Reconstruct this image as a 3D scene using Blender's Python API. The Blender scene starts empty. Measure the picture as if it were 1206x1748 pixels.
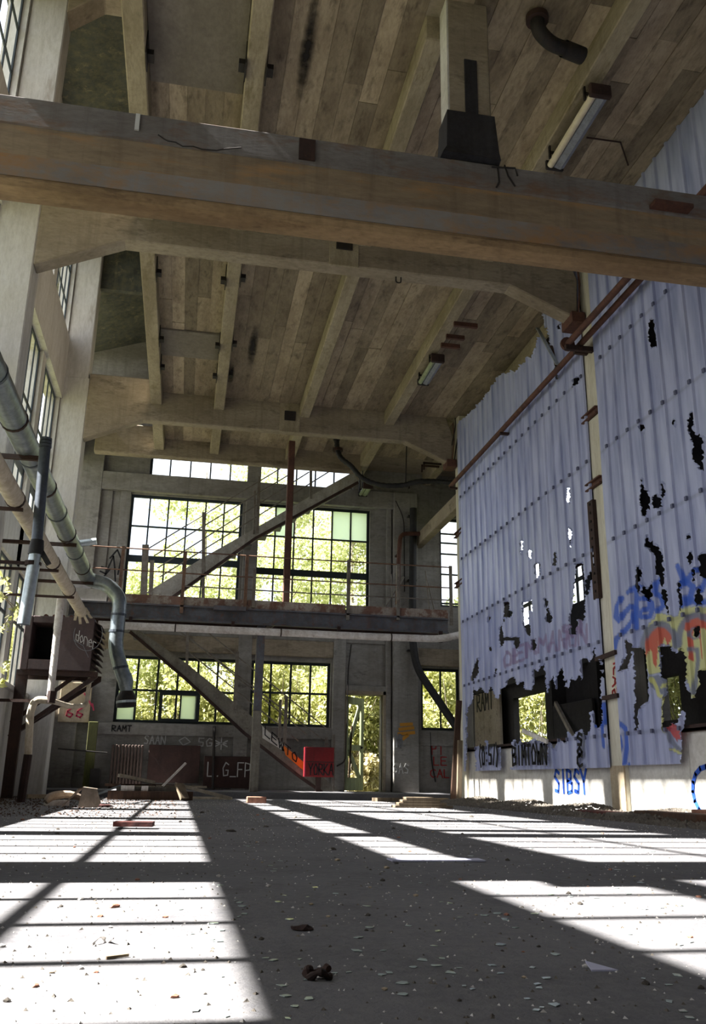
import bpy, math, random
import numpy as np
from mathutils import Vector, Matrix
random.seed(7); RNG = np.random.default_rng(7)
S = bpy.context.scene; C = S.collection

# ------------------------------------------------------------------ camera
CAMH = 0.33; FPX = 1498.94; PITCH, YAW, ROLL = 0.29717563, 0.18280329, 0.01616123
def cam_axes():
    cy, sy, cp, sp = math.cos(YAW), math.sin(YAW), math.cos(PITCH), math.sin(PITCH)
    f = np.array([sy*cp, cy*cp, sp]); r = np.array([cy, -sy, 0.]); u = np.cross(r, f)
    c, s = math.cos(ROLL), math.sin(ROLL)
    return c*r + s*u, -s*r + c*u, f
RGT, UPV, FWD = cam_axes()
cam = bpy.data.cameras.new('camera'); camo = bpy.data.objects.new('camera', cam); C.objects.link(camo)
camo.matrix_world = Matrix(((RGT[0], UPV[0], -FWD[0], 0), (RGT[1], UPV[1], -FWD[1], 0), (RGT[2], UPV[2], -FWD[2], CAMH), (0, 0, 0, 1)))
cam.sensor_fit = 'AUTO'; cam.sensor_width = 36; cam.lens = FPX/1748*36; cam.clip_end = 500; cam.clip_start = 0.02
S.camera = camo

# ------------------------------------------------------------------ sky, sun, exposure
ELEV = math.atan(1/0.897)
w = bpy.data.worlds.new('sky'); S.world = w; w.use_nodes = True
wn = w.node_tree.nodes; wl = w.node_tree.links
sky = wn.new('ShaderNodeTexSky'); sky.sky_type = 'NISHITA'; sky.sun_disc = False
sky.sun_elevation = ELEV; sky.sun_rotation = math.radians(-90); sky.air_density = 1.0; sky.dust_density = 2.5; sky.ozone_density = 1.0
bg = wn['Background']; bg.inputs['Strength'].default_value = 0.30
# thin white cloud mixed over the blue, so the sky through the windows is nearly white
tcs = wn.new('ShaderNodeTexCoord'); nz = wn.new('ShaderNodeTexNoise'); nz.inputs['Scale'].default_value = 3.0; nz.inputs['Detail'].default_value = 8
rp = wn.new('ShaderNodeValToRGB'); rp.color_ramp.elements[0].position = 0.25; rp.color_ramp.elements[1].position = 0.55
mx = wn.new('ShaderNodeMix'); mx.data_type = 'RGBA'; mx.inputs['B'].default_value = (6.2, 6.5, 6.9, 1)
wl.new(tcs.outputs['Generated'], nz.inputs['Vector']); wl.new(nz.outputs['Fac'], rp.inputs['Fac'])
wl.new(rp.outputs['Color'], mx.inputs['Factor']); wl.new(sky.outputs['Color'], mx.inputs['A']); wl.new(mx.outputs['Result'], bg.inputs['Color'])
sun = bpy.data.lights.new('sun', 'SUN'); suno = bpy.data.objects.new('sun', sun); C.objects.link(suno)
sun.energy = 31.0; sun.angle = math.radians(0.55); sun.color = (1.0, 0.97, 0.92)
suno.rotation_euler = Vector((0.897, 0.0, -1.0)).to_track_quat('-Z', 'Y').to_euler(); suno.location = (-12, 6, 14)
V = S.view_settings; V.view_transform = 'Standard'; V.look = 'None'; V.gamma = 1; V.use_curve_mapping = False; V.exposure = 0.35

# ------------------------------------------------------------------ measuring helper: a photo pixel on a known plane of the hall
def px(x, y, **k):
    d = RGT*((x-603)/FPX) - UPV*((y-874)/FPX) + FWD
    a, v = list(k.items())[0]; i = 'XYZ'.index(a); o = np.array([0, 0, CAMH])
    return o + d*((v-o[i])/d[i])
def proj(P):
    P = np.asarray(P, float) - [0, 0, CAMH]; z = P@FWD
    return np.stack([603 + FPX*(P@RGT)/z, 874 - FPX*(P@UPV)/z], -1)

# ------------------------------------------------------------------ materials
MATS = {}
def nt_new(name):
    m = bpy.data.materials.new(name); m.use_nodes = True; MATS[name] = m
    return m, m.node_tree.nodes, m.node_tree.links, m.node_tree.nodes['Principled BSDF']
def lin(c):
    return tuple((v/255/12.92 if v/255 <= .04045 else ((v/255+.055)/1.055)**2.4) for v in c) + (1,)
def mat(name, c1, c2=None, c3=None, rough=.85, scale=1.2, fine=22, bump=.25, stretch=(1,1,1), metal=0., spec=.3, lo=.42, hi=.62, blot=None, blot_lo=.6, island=0., streak=.45):
    """weathered surface: two colours mixed by large noise, a third by fine noise, optional stains (blot)"""
    m, n, l, b = nt_new(name)
    c2 = c2 or tuple(v*.8 for v in c1); c3 = c3 or tuple(v*.72 for v in c1)
    tc = n.new('ShaderNodeTexCoord'); mp = n.new('ShaderNodeMapping'); mp.inputs['Scale'].default_value = stretch
    l.new(tc.outputs['Object'], mp.inputs['Vector'])
    def noise(s, det=6, ro=.6):
        t = n.new('ShaderNodeTexNoise'); t.inputs['Scale'].default_value = s; t.inputs['Detail'].default_value = det; t.inputs['Roughness'].default_value = ro
        l.new(mp.outputs['Vector'], t.inputs['Vector']); return t
    def ramp(src, a, z):
        r = n.new('ShaderNodeValToRGB'); r.color_ramp.elements[0].position = a; r.color_ramp.elements[1].position = z
        l.new(src, r.inputs['Fac']); return r.outputs['Color']
    def mix(f, a, bb):
        x = n.new('ShaderNodeMix'); x.data_type = 'RGBA'; l.new(f, x.inputs['Factor'])
        for nm, v in (('A', a), ('B', bb)):
            if isinstance(v, tuple): x.inputs[nm].default_value = lin(v) if max(v) > 1.01 else v
            else: l.new(v, x.inputs[nm])
        return x.outputs['Result']
    n1 = noise(scale, 9, .68); n2 = noise(fine, 6, .7)
    col = mix(ramp(n1.outputs['Fac'], lo, hi), c1, c2)
    soft = n.new('ShaderNodeMath'); soft.operation = 'MULTIPLY'; soft.inputs[1].default_value = .6
    l.new(ramp(n2.outputs['Fac'], .42, .80), soft.inputs[0]); col = mix(soft.outputs['Value'], col, c3)
    # rain streaks and dirt runs: noise drawn out downwards
    ms = n.new('ShaderNodeMapping'); ms.inputs['Scale'].default_value = (7, 7, .55); l.new(tc.outputs['Object'], ms.inputs['Vector'])
    n4 = n.new('ShaderNodeTexNoise'); n4.inputs['Scale'].default_value = 1.3; n4.inputs['Detail'].default_value = 7; n4.inputs['Roughness'].default_value = .62; l.new(ms.outputs['Vector'], n4.inputs['Vector'])
    sk = n.new('ShaderNodeMath'); sk.operation = 'MULTIPLY'; sk.inputs[1].default_value = streak; l.new(ramp(n4.outputs['Fac'], .50, .72), sk.inputs[0]); col = mix(sk.outputs['Value'], col, c3)
    if blot:
        n3 = noise(scale*2.3, 8, .7); col = mix(ramp(n3.outputs['Fac'], blot_lo-.06, blot_lo+.14), col, blot)
    if island:
        g = n.new('ShaderNodeObjectInfo'); mm = n.new('ShaderNodeMapRange'); mm.inputs['To Min'].default_value = 1-island; mm.inputs['To Max'].default_value = 1+island*.6
        l.new(g.outputs['Random'], mm.inputs['Value'])
        vm = n.new('ShaderNodeVectorMath'); vm.operation = 'SCALE'; l.new(col, vm.inputs[0]); l.new(mm.outputs['Result'], vm.inputs['Scale']); col = vm.outputs['Vector']
    l.new(col, b.inputs['Base Color'])
    b.inputs['Roughness'].default_value = rough; b.inputs['Metallic'].default_value = metal; b.inputs['Specular IOR Level'].default_value = spec
    if bump:
        bp = n.new('ShaderNodeBump'); bp.inputs['Strength'].default_value = bump; bp.inputs['Distance'].default_value = .02
        ad = n.new('ShaderNodeMath'); ad.operation = 'ADD'; l.new(n1.outputs['Fac'], ad.inputs[0]); l.new(n2.outputs['Fac'], ad.inputs[1])
        l.new(ad.outputs['Value'], bp.inputs['Height']); l.new(bp.outputs['Normal'], b.inputs['Normal'])
    return m
def plain(name, c, rough=.6, metal=0., spec=.3, emit=0):
    m, n, l, b = nt_new(name); b.inputs['Base Color'].default_value = lin(c)
    b.inputs['Roughness'].default_value = rough; b.inputs['Metallic'].default_value = metal; b.inputs['Specular IOR Level'].default_value = spec
    return m
mat('concrete_warm', (150,139,122), (126,114,97), (102,92,76), stretch=(.5,1,1.4), blot=(84,75,62), blot_lo=.60)
mat('concrete_pale', (198,196,192), (178,174,168), (150,145,136), stretch=(1,1,.35), blot=(128,112,92), blot_lo=.66)
mat('concrete_grey', (140,138,134), (118,114,108), (92,88,82), stretch=(.5,.5,1.2), blot=(72,68,62), blot_lo=.64)
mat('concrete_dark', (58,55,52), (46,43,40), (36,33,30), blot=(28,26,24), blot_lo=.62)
plain('bolt_grey', (92,95,118), .6)
mat('concrete_board', (158,144,122), (132,118,99), (104,92,76), stretch=(2.2,.7,1), scale=1.7, fine=14, island=.42, blot=(92,82,68), blot_lo=.58, streak=.2)
mat('concrete_rib', (160,149,128), (132,121,100), (104,94,76), stretch=(2,.5,2), blot=(104,92,62), blot_lo=.62)
mat('concrete_patch', (124,117,108), (108,101,92), (90,83,75), stretch=(1,.6,1))
mat('beam_grey', (118,114,112), (98,92,88), (80,74,70), stretch=(.45,1,1.5), blot=(112,84,60), blot_lo=.57)
mat('beam_brown', (136,120,98), (112,97,78), (92,78,62), stretch=(.35,1,1.6), blot=(156,120,78), blot_lo=.57)
mat('beam_slate', (128,124,120), (104,98,94), (136,110,80), stretch=(.35,1,.8), blot=(140,108,72), blot_lo=.56)
mat('beam_soffit', (146,122,90), (116,94,68), (94,76,56), stretch=(.5,2,2), blot=(76,60,44), blot_lo=.63)
mat('roof_dark', (74,76,70), (58,60,56), (108,104,76), scale=2.2, fine=9, blot=(140,130,96), blot_lo=.64)
mat('white_wash', (206,204,198), (186,182,174), (150,146,138), fine=14, blot=(132,126,116), blot_lo=.66)
mat('white_column', (206,202,186), (184,178,158), (150,140,118), stretch=(2,2,.3), blot=(150,128,92), blot_lo=.68)
mat('tar', (22,22,26), (34,34,40), (58,58,62), rough=.55, spec=.5, scale=5)
def floor_mat():
    m = mat('floor_dust', (100,99,101), (84,83,86), (118,116,114), scale=.9, fine=34, bump=.4, streak=0, rough=.92, blot=(72,70,70), blot_lo=.63)
floor_mat()
mat('rubble_dark', (104,98,90), (76,70,64), (140,132,120), scale=5, fine=40, bump=.8)
mat('rust', (96,64,52), (74,50,43), (48,35,32), scale=4, fine=30, rough=.8, blot=(112,72,52), blot_lo=.64)
mat('rust_dark', (62,44,38), (46,34,32), (30,24,22), scale=4, rough=.8, blot=(92,54,38), blot_lo=.66)
mat('iron_black', (34,33,33), (26,25,25), (58,46,38), scale=5, rough=.6)
mat('rail_rust', (118,90,70), (90,66,54), (62,48,42), scale=7, rough=.75)
mat('rail_grey', (120,116,108), (96,90,82), (82,60,46), scale=6, rough=.6)
mat('galv', (152,160,164), (126,136,142), (104,112,116), scale=7, fine=18, rough=.38, metal=.75, bump=.08)
mat('galv_blue', (92,98,106), (76,82,90), (62,66,74), scale=6, rough=.42, metal=.55, bump=.08)
mat('galv_bright', (196,206,208), (176,186,190), (130,138,142), scale=6, fine=30, rough=.35, metal=.7, bump=.2)
mat('lagging', (196,186,168), (176,164,142), (140,126,104), scale=5, rough=.85, blot=(112,92,70), blot_lo=.65)
mat('lagging_white', (214,210,206), (190,184,178), (150,134,120), scale=6, rough=.7, blot=(110,92,82), blot_lo=.64)
mat('heater_brown', (74,58,58), (62,48,48), (50,40,40), scale=3, rough=.55, spec=.4)
mat('steel_paint', (92,96,104), (74,76,82), (88,66,52), scale=4, rough=.6, blot=(112,74,54), blot_lo=.62)
mat('deck_edge', (150,142,132), (112,86,74), (92,58,46), scale=3.2, lo=.46, hi=.54, rough=.75)
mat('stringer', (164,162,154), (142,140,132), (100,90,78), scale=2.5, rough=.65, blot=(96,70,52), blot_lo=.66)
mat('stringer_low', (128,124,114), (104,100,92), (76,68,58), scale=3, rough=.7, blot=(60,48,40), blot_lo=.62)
plain('orange_paint', (206,112,36), .6)
mat('red_paint', (118,20,24), (98,16,20), (70,14,16), rough=.5)
plain('window_steel', (52,60,66), .5, .2)
plain('window_dark', (36,42,44), .55, .1)
mat('wood', (122,108,88), (98,86,70), (76,66,54), stretch=(4,4,.6), scale=3)
mat('wood_dark', (84,62,48), (64,48,38), (46,36,30), stretch=(4,4,.6), scale=3)
mat('wood_pale', (166,156,140), (138,128,112), (104,94,80), stretch=(1,1,1), scale=4)
mat('brick_red', (158,112,92), (134,94,78), (104,74,62), scale=6)
mat('card', (156,142,126), (132,118,104), (104,92,80), scale=5)
mat('cloth_dark', (96,52,46), (70,42,40), (46,32,32), scale=6)
mat('hose_black', (26,26,27), (36,36,36), (48,46,44), scale=9, rough=.6)
mat('board_green', (96,98,52), (80,80,48), (58,56,40), stretch=(2,2,.4), scale=2.5)
mat('plaster_cream', (176,162,138), (156,140,116), (126,110,90), scale=3)
mat('panel_brown', (68,49,44), (56,42,38), (44,34,32), scale=3)
mat('radiator_rust', (92,78,70), (76,62,56), (60,48,44), scale=4)
mat('door_wood', (128,136,104), (104,110,84), (76,74,56), stretch=(4,4,.5), scale=3)
mat('tube_lamp', (214,204,178), (200,188,158), (186,174,146), rough=.35, scale=3, bump=0)
mat('lamp_housing', (136,142,152), (118,122,132), (90,84,78), rough=.45, scale=6, fine=60)
mat('lamp_green', (150,160,128), (130,142,112), (104,104,84), rough=.4, scale=6)
mat('ground_soil', (92,96,56), (76,70,46), (112,112,64), scale=.6, fine=6)
for nme, c in dict(paint_black=(26,25,28), paint_white=(186,186,184), paint_red=(150,40,40), paint_pink=(176,60,84), paint_blue=(38,80,176), paint_ochre=(170,120,40), paint_grey=(120,122,126)).items(): plain(nme, c, .7)
plain('plastic_scrap', (176,176,196), .5)
def soot():
    m, n, l, b = nt_new('soot'); b.inputs['Base Color'].default_value = lin((26,22,20)); b.inputs['Roughness'].default_value = .95
    tc = n.new('ShaderNodeTexCoord'); gr = n.new('ShaderNodeTexGradient'); gr.gradient_type = 'SPHERICAL'; mp = n.new('ShaderNodeMapping'); mp.inputs['Location'].default_value = (-1,-1,0); mp.inputs['Scale'].default_value = (2,2,0)
    l.new(tc.outputs['Generated'], mp.inputs['Vector']); l.new(mp.outputs['Vector'], gr.inputs['Vector'])
    t = n.new('ShaderNodeTexNoise'); t.inputs['Scale'].default_value = 9; t.inputs['Detail'].default_value = 6; l.new(tc.outputs['Object'], t.inputs['Vector'])
    mu = n.new('ShaderNodeMath'); mu.operation = 'MULTIPLY'; l.new(gr.outputs['Fac'], mu.inputs[0]); l.new(t.outputs['Fac'], mu.inputs[1])
    r = n.new('ShaderNodeMapRange'); r.inputs['From Min'].default_value = .05; r.inputs['From Max'].default_value = .42; l.new(mu.outputs['Value'], r.inputs['Value']); l.new(r.outputs['Result'], b.inputs['Alpha'])
soot()
plain('void_black', (10,9,10), .9)
def frosted():
    m, n, l, b = nt_new('frosted_glass')
    d = n.new('ShaderNodeBsdfTranslucent'); d.inputs['Color'].default_value = (.80,.88,.78,1)
    g = n.new('ShaderNodeBsdfGlossy'); g.inputs['Roughness'].default_value = .25
    x = n.new('ShaderNodeMixShader'); x.inputs[0].default_value = .08
    l.new(d.outputs[0], x.inputs[1]); l.new(g.outputs[0], x.inputs[2]); l.new(x.outputs[0], n['Material Output'].inputs['Surface'])
frosted()
def clear_glass():
    m, n, l, b = nt_new('clear_glass')
    d = n.new('ShaderNodeBsdfTransparent'); d.inputs['Color'].default_value = (.93,.96,.95,1)
    g = n.new('ShaderNodeBsdfGlossy'); g.inputs['Roughness'].default_value = .03
    x = n.new('ShaderNodeMixShader'); x.inputs[0].default_value = .07
    l.new(d.outputs[0], x.inputs[1]); l.new(g.outputs[0], x.inputs[2]); l.new(x.outputs[0], n['Material Output'].inputs['Surface'])
clear_glass()
def shard():
    m, n, l, b = nt_new('shard_glass'); b.inputs['Base Color'].default_value = lin((176,190,186)); b.inputs['Roughness'].default_value = .12; b.inputs['Specular IOR Level'].default_value = .8
shard()
def sheet_mat():
    m, n, l, b = nt_new('plastic_sheet')
    tc = n.new('ShaderNodeTexCoord'); mp = n.new('ShaderNodeMapping'); mp.inputs['Scale'].default_value = (1,2.2,.35); l.new(tc.outputs['Object'], mp.inputs['Vector'])
    t = n.new('ShaderNodeTexNoise'); t.inputs['Scale'].default_value = 3; t.inputs['Detail'].default_value = 7; l.new(mp.outputs['Vector'], t.inputs['Vector'])
    r = n.new('ShaderNodeValToRGB'); r.color_ramp.elements[0].color = lin((150,158,196)); r.color_ramp.elements[1].color = lin((190,196,226))
    r.color_ramp.elements[0].position = .35; r.color_ramp.elements[1].position = .65; l.new(t.outputs['Fac'], r.inputs['Fac'])
    at = n.new('ShaderNodeAttribute'); at.attribute_name = 'paint'  # holds the spray paint and the painted girt shade
    x = n.new('ShaderNodeMix'); x.data_type = 'RGBA'; l.new(at.outputs['Alpha'], x.inputs['Factor']); l.new(r.outputs['Color'], x.inputs['A']); l.new(at.outputs['Color'], x.inputs['B'])
    l.new(x.outputs['Result'], b.inputs['Base Color']); b.inputs['Roughness'].default_value = .42
    tr = n.new('ShaderNodeBsdfTranslucent'); l.new(x.outputs['Result'], tr.inputs['Color'])
    ms = n.new('ShaderNodeMixShader'); ms.inputs[0].default_value = .22
    l.new(b.outputs[0], ms.inputs[1]); l.new(tr.outputs[0], ms.inputs[2]); l.new(ms.outputs[0], n['Material Output'].inputs['Surface'])
sheet_mat()
def leaf_mat(name, a, b2, tr=.45):
    m, n, l, b = nt_new(name)
    g = n.new('ShaderNodeNewGeometry'); r = n.new('ShaderNodeValToRGB')
    r.color_ramp.elements[0].color = lin(a); r.color_ramp.elements[1].color = lin(b2); l.new(g.outputs['Random Per Island'], r.inputs['Fac'])
    l.new(r.outputs['Color'], b.inputs['Base Color']); b.inputs['Roughness'].default_value = .5
    t = n.new('ShaderNodeBsdfTranslucent'); l.new(r.outputs['Color'], t.inputs['Color'])
    ms = n.new('ShaderNodeMixShader'); ms.inputs[0].default_value = tr
    l.new(b.outputs[0], ms.inputs[1]); l.new(t.outputs[0], ms.inputs[2]); l.new(ms.outputs[0], n['Material Output'].inputs['Surface'])
leaf_mat('leaf_fresh', (126,134,70), (222,220,158)); leaf_mat('leaf_birch', (150,160,98), (224,226,180)); leaf_mat('leaf_dry', (164,156,112), (216,206,168), .3)
mat('bark', (176,168,152), (120,108,92), (76,66,54), stretch=(1,1,4), scale=3)

# ------------------------------------------------------------------ mesh builder
ORG = {}
class MB:
    def __init__(s): s.v = []; s.f = []
    def add(s, vs, fs):
        o = len(s.v); s.v += [tuple(float(c) for c in p) for p in vs]; s.f += [tuple(i+o for i in f) for f in fs]; return s
    def box(s, x0, x1, y0, y1, z0, z1):
        return s.add([(x0,y0,z0),(x1,y0,z0),(x1,y1,z0),(x0,y1,z0),(x0,y0,z1),(x1,y0,z1),(x1,y1,z1),(x0,y1,z1)],
                     [(0,3,2,1),(4,5,6,7),(0,1,5,4),(1,2,6,5),(2,3,7,6),(3,0,4,7)])
    def bar(s, a, b, w, h=None, up=(0,0,1)):
        """box-section bar from a to b"""
        a = Vector(a); b = Vector(b); h = h or w; d = (b-a).normalized(); u = Vector(up)
        if abs(d.dot(u)) > .98: u = Vector((0,1,0))
        r = d.cross(u).normalized(); u = r.cross(d).normalized(); vs = []
        for p in (a, b):
            for i, j in ((-1,-1),(1,-1),(1,1),(-1,1)): vs.append(p + r*(w/2*i) + u*(h/2*j))
        return s.add(vs, [(3,2,1,0),(4,5,6,7),(0,1,5,4),(1,2,6,5),(2,3,7,6),(3,0,4,7)])
    def tube(s, pts, r, n=10, caps=True, hollow=False):
        pts = [Vector(p) for p in pts]; rr = r if isinstance(r, (list, tuple)) else [r]*len(pts); vs = []; fs = []
        t0 = (pts[1]-pts[0]).normalized(); u = t0.orthogonal().normalized()
        for i, p in enumerate(pts):
            t = ((pts[min(i+1,len(pts)-1)]-pts[max(i-1,0)])).normalized()
            u = (u - t*u.dot(t)).normalized(); w_ = t.cross(u)
            for k in range(n):
                a = 2*math.pi*k/n; vs.append(p + (u*math.cos(a)+w_*math.sin(a))*rr[i])
        for i in range(len(pts)-1):
            for k in range(n): fs.append((i*n+k, i*n+(k+1)%n, (i+1)*n+(k+1)%n, (i+1)*n+k))
        if caps: fs.append(tuple(range(n-1,-1,-1))); fs.append(tuple((len(pts)-1)*n+k for k in range(n)))
        return s.add(vs, fs)
    def prism(s, poly, axis, d0, d1):
        """polygon in the two other axes (in xyz order) extruded along axis"""
        n = len(poly); vs = []
        for d in (d0, d1):
            for a, b in poly: vs.append({'X': (d,a,b), 'Y': (a,d,b), 'Z': (a,b,d)}[axis])
        fs = [tuple(range(n)), tuple(range(2*n-1, n-1, -1))] + [(i, i+n, (i+1)%n+n, (i+1)%n) for i in range(n)]
        return s.add(vs, fs)
    def build(s, name, m, parent=None, bevel=0, smooth=False, kind=None, label=None):
        me = bpy.data.meshes.new(name); v = np.array(s.v)
        if parent is None:
            o0 = np.array([(v[:,0].min()+v[:,0].max())/2, (v[:,1].min()+v[:,1].max())/2, v[:,2].min()])
        else: o0 = np.array(ORG[parent.name])
        me.from_pydata((v-o0).tolist(), [], s.f); me.update()
        import bmesh
        bm = bmesh.new(); bm.from_mesh(me); bmesh.ops.recalc_face_normals(bm, faces=bm.faces); bm.to_mesh(me); bm.free()
        me.materials.append(MATS[m])
        ob = bpy.data.objects.new(name, me); C.objects.link(ob); ORG[ob.name] = tuple(o0)
        if parent is None: ob.location = o0
        else: ob.parent = parent
        if smooth:
            me.polygons.foreach_set('use_smooth', [True]*len(me.polygons)); me.update()
            if smooth != 'all': me.set_sharp_from_angle(angle=math.radians(40))
        if bevel:
            b = ob.modifiers.new('bevel', 'BEVEL'); b.width = bevel; b.segments = 1; b.limit_method = 'ANGLE'
        if kind: ob['kind'] = kind
        if label: ob['label'] = label
        return ob
def tag(o, label, cat, group=None):
    o['label'] = label; o['category'] = cat
    if group: o['group'] = group
    return o
def thing(name, label, cat, loc, group=None):
    o = bpy.data.objects.new(name, None); C.objects.link(o); o.location = [float(c) for c in loc]; ORG[o.name] = tuple(float(c) for c in loc)
    o.empty_display_size = .1
    return tag(o, label, cat, group)
def B(x0, x1, y0, y1, z0, z1): return MB().box(x0, x1, y0, y1, z0, z1)
def share(src, loc, rot=None, scale=None, parent=None, name=None):
    o = src.copy(); C.objects.link(o); o.parent = parent; o.location = loc
    if name: o.name = name
    if rot: o.rotation_euler = rot
    if scale: o.scale = scale if isinstance(scale, (tuple, list)) else (scale,)*3
    return o
def struct(o, label=None):
    o['kind'] = 'structure'
    if label: o['label'] = label
    return o

# ================================================================== THE SETTING
XR = 5.05; YF = 19.5; XW = -2.79; ZC = 7.48
fl = MB().box(-3.0, 7.0, -6, 16.5, -.3, 0).box(-3.0, 7.0, 16.5, 20.0, -.3, .11).build('floor', 'floor_dust'); struct(fl, 'dusty concrete floor with patches of sunlight')
MB().box(-60, 60, -40, 90, -.6, -.32).build('ground', 'ground_soil', kind='structure')

def wall_open(mb, axis, d0, d1, u0, u1, v0, v1, holes):
    us = sorted({u0, u1, *[h[0] for h in holes], *[h[1] for h in holes]}); vs = sorted({v0, v1, *[h[2] for h in holes], *[h[3] for h in holes]})
    us = [u for u in us if u0 <= u <= u1]; vs = [v for v in vs if v0 <= v <= v1]
    for j in range(len(vs)-1):
        run = None
        for i in range(len(us)):
            solid = i < len(us)-1 and not any(h[0] <= (us[i]+us[i+1])/2 <= h[1] and h[2] <= (vs[j]+vs[j+1])/2 <= h[3] for h in holes)
            if solid and run is None: run = us[i]
            if not solid and run is not None:
                (mb.box(d0, d1, run, us[i], vs[j], vs[j+1]) if axis == 'X' else mb.box(run, us[i], d0, d1, vs[j], vs[j+1])); run = None
    return mb
NWIN = [0]
def window(axis, d, u0, u1, v0, v1, us, vs, m='window_steel', fw=.06, bw=.035, thick=.05, panes=(), fat=()):
    """steel window: frame mesh, a child bar for each mullion and rail, a child for each pane that is left"""
    NWIN[0] += 1
    def bx(mb, a0, a1, b0, b1, t=thick):
        return mb.box(d-t/2, d+t/2, a0, a1, b0, b1) if axis == 'X' else mb.box(a0, a1, d-t/2, d+t/2, b0, b1)
    fr = MB(); bx(fr, u0, u1, v0, v0+fw); bx(fr, u0, u1, v1-fw, v1); bx(fr, u0, u0+fw, v0+fw, v1-fw); bx(fr, u1-fw, u1, v0+fw, v1-fw)
    o = fr.build('window_%d' % NWIN[0], m); o['kind'] = 'structure'
    for u in us: bx(MB(), u-bw/2, u+bw/2, v0+fw, v1-fw, thick*.8).build('mullion', m, o)
    for v in vs:
        ww = bw if v not in fat else (.26 if axis == 'X' else .15)
        bx(MB(), u0+fw, u1-fw, v-ww/2, v+ww/2, thick*.9).build('glazing_bar', m, o)
    uu = [u0]+list(us)+[u1]; vv = [v0]+list(vs)+[v1]
    for (i, j, mm) in panes:
        bx(MB(), uu[i]+.01, uu[i+1]-.01, vv[j]+.01, vv[j+1]-.01, .006).build('pane', mm, o)
    return o

# ---- left wall: dado, spandrels, posts; steel windows in three tiers
BAYS = [(-4.26, 3.24), (3.9, 10.0), (10.5, 15.95), (16.5, 19.45)]
wl_ = MB()
wl_.box(-2.98, -2.71, -6, 19.8, 0, 1.66).box(-2.98, -2.72, -6, 19.8, 3.47, 4.13).box(-2.98, -2.66, -6, 19.8, 7.15, 8.40).box(-2.98, -2.60, -6, 19.8, 10.45, 12.0)
wwin = []
for b0, b1 in BAYS:
    nw = 3 if b1-b0 > 4 else 1; L = (b1-b0-.3*(nw-1))/nw
    if b1 == 3.24: b0, L, nw = -4.26, 2.3, 3
    for k in range(nw):
        a = b0+k*(L+.3); wwin.append((a, a+L))
        if k < nw-1: wl_.box(-2.96, -2.72, a+L, a+L+.3, 1.66, 10.45)
edges = [-6]+[v for b in BAYS for v in b]+[19.8]
for i in range(0, len(edges), 2): wl_.box(-2.97, -2.70, edges[i], edges[i+1], 1.66, 10.45)
wleft = struct(wl_.build('wall_left', 'concrete_pale'), 'pale concrete wall with tall steel windows between columns')
B(-2.86, -2.62, -6, 19.5, 1.60, 1.67).build('window_sill', 'concrete_pale', wleft, .01)
for a, b in wwin:
    n = max(2, round((b-a)/.46)); us = [a+(b-a)*i/n for i in range(1, n)]
    window('X', XW, a, b, 1.66, 3.47, us, [2.70], bw=.05, thick=.022, fw=.05)
    window('X', XW, a, b, 4.13, 7.15, us, [5.02, 6.0], fat=(5.02,), bw=.05, thick=.022, fw=.05)
    window('X', XW, a, b, 8.40, 10.45, us, [9.1, 9.8], bw=.05, thick=.022, fw=.05)
# ---- columns of the left wall, each with a shallow joint band
for k, (y0, y1, lab) in enumerate([(3.35,3.80,'pale concrete wall column that casts the broad shadow across the sunlit floor'), (10.05,10.47,'tall pale concrete column carrying the first haunched frame'), (16.0,16.42,'tall pale concrete column behind the grey ventilation duct')]):
    t = thing('concrete_column', lab, 'column', (-2.46, y0, 0))
    B(-2.72, -2.21, y0, y1, 0, 7.62).build('shaft', 'concrete_pale', t, .015); B(-2.70, -2.23, y0+.01, y1, 7.60, 11.2).build('upper_shaft', 'concrete_pale', t, .015)
    B(-2.80, -2.69, y0-.03, y1+.02, 0, 10.6).build('jamb', 'concrete_grey', t)

# ---- far wall
FH = [(-1.45,1.10,1.44,2.84), (1.40,3.16,1.44,2.84), (3.50,4.34,.11,2.17), (5.24,6.15,1.44,2.82), (-1.50,1.02,3.55,6.48), (1.35,4.02,3.55,6.48), (5.72,6.45,4.25,6.42), (-1.15,1.15,6.92,8.6), (1.35,3.6,6.92,8.6)]
wf = struct(wall_open(MB(), 'Y', YF, YF+.3, -3.0, 7.0, 0, 12, FH).build('wall_far', 'concrete_grey'), 'grey concrete end wall with broken steel windows and a doorway')
for x0, x1, z0, z1, d in [(-2.7,-2.15,0,8.6,.16), (-1.72,-1.5,2.9,6.9,.08), (1.08,1.38,.11,8.6,.10), (3.20,3.48,.11,3.5,.12), (4.40,4.52,.11,6.9,.10), (4.55,5.12,.11,6.9,.22)]:
    B(x0, x1, YF-d, YF, z0, z1).build('pilaster', 'concrete_grey', wf, .01)
for x0, x1, z0, z1, d, m in [(-2.15,3.2,2.95,3.30,.09,'concrete_warm'), (-2.15,4.5,3.30,3.55,.05,'concrete_grey'), (-2.2,4.6,6.50,6.92,.15,'concrete_grey'), (-1.75,3.25,1.18,1.42,.09,'concrete_grey'), (3.3,4.45,2.20,2.36,.08,'concrete_grey'), (5.15,6.5,2.86,3.25,.08,'concrete_warm'), (5.15,6.5,1.1,1.42,.05,'concrete_grey'), (-2.2,-1.9,3.3,6.5,.05,'concrete_grey')]:
    B(x0, x1, YF-d, YF, z0, z1).build('lintel', m, wf, .01)
g = 'frosted_glass'
window('Y', YF+.12, -1.45, 1.10, 1.44, 2.84, [-1.45+.425*i for i in range(1,6)], [2.12], 'window_dark', panes=[(0,0,g)], bw=.045)
window('Y', YF+.12, 1.40, 3.16, 1.44, 2.84, [1.84,2.28,2.72], [2.16], 'window_dark', bw=.045)
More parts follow.
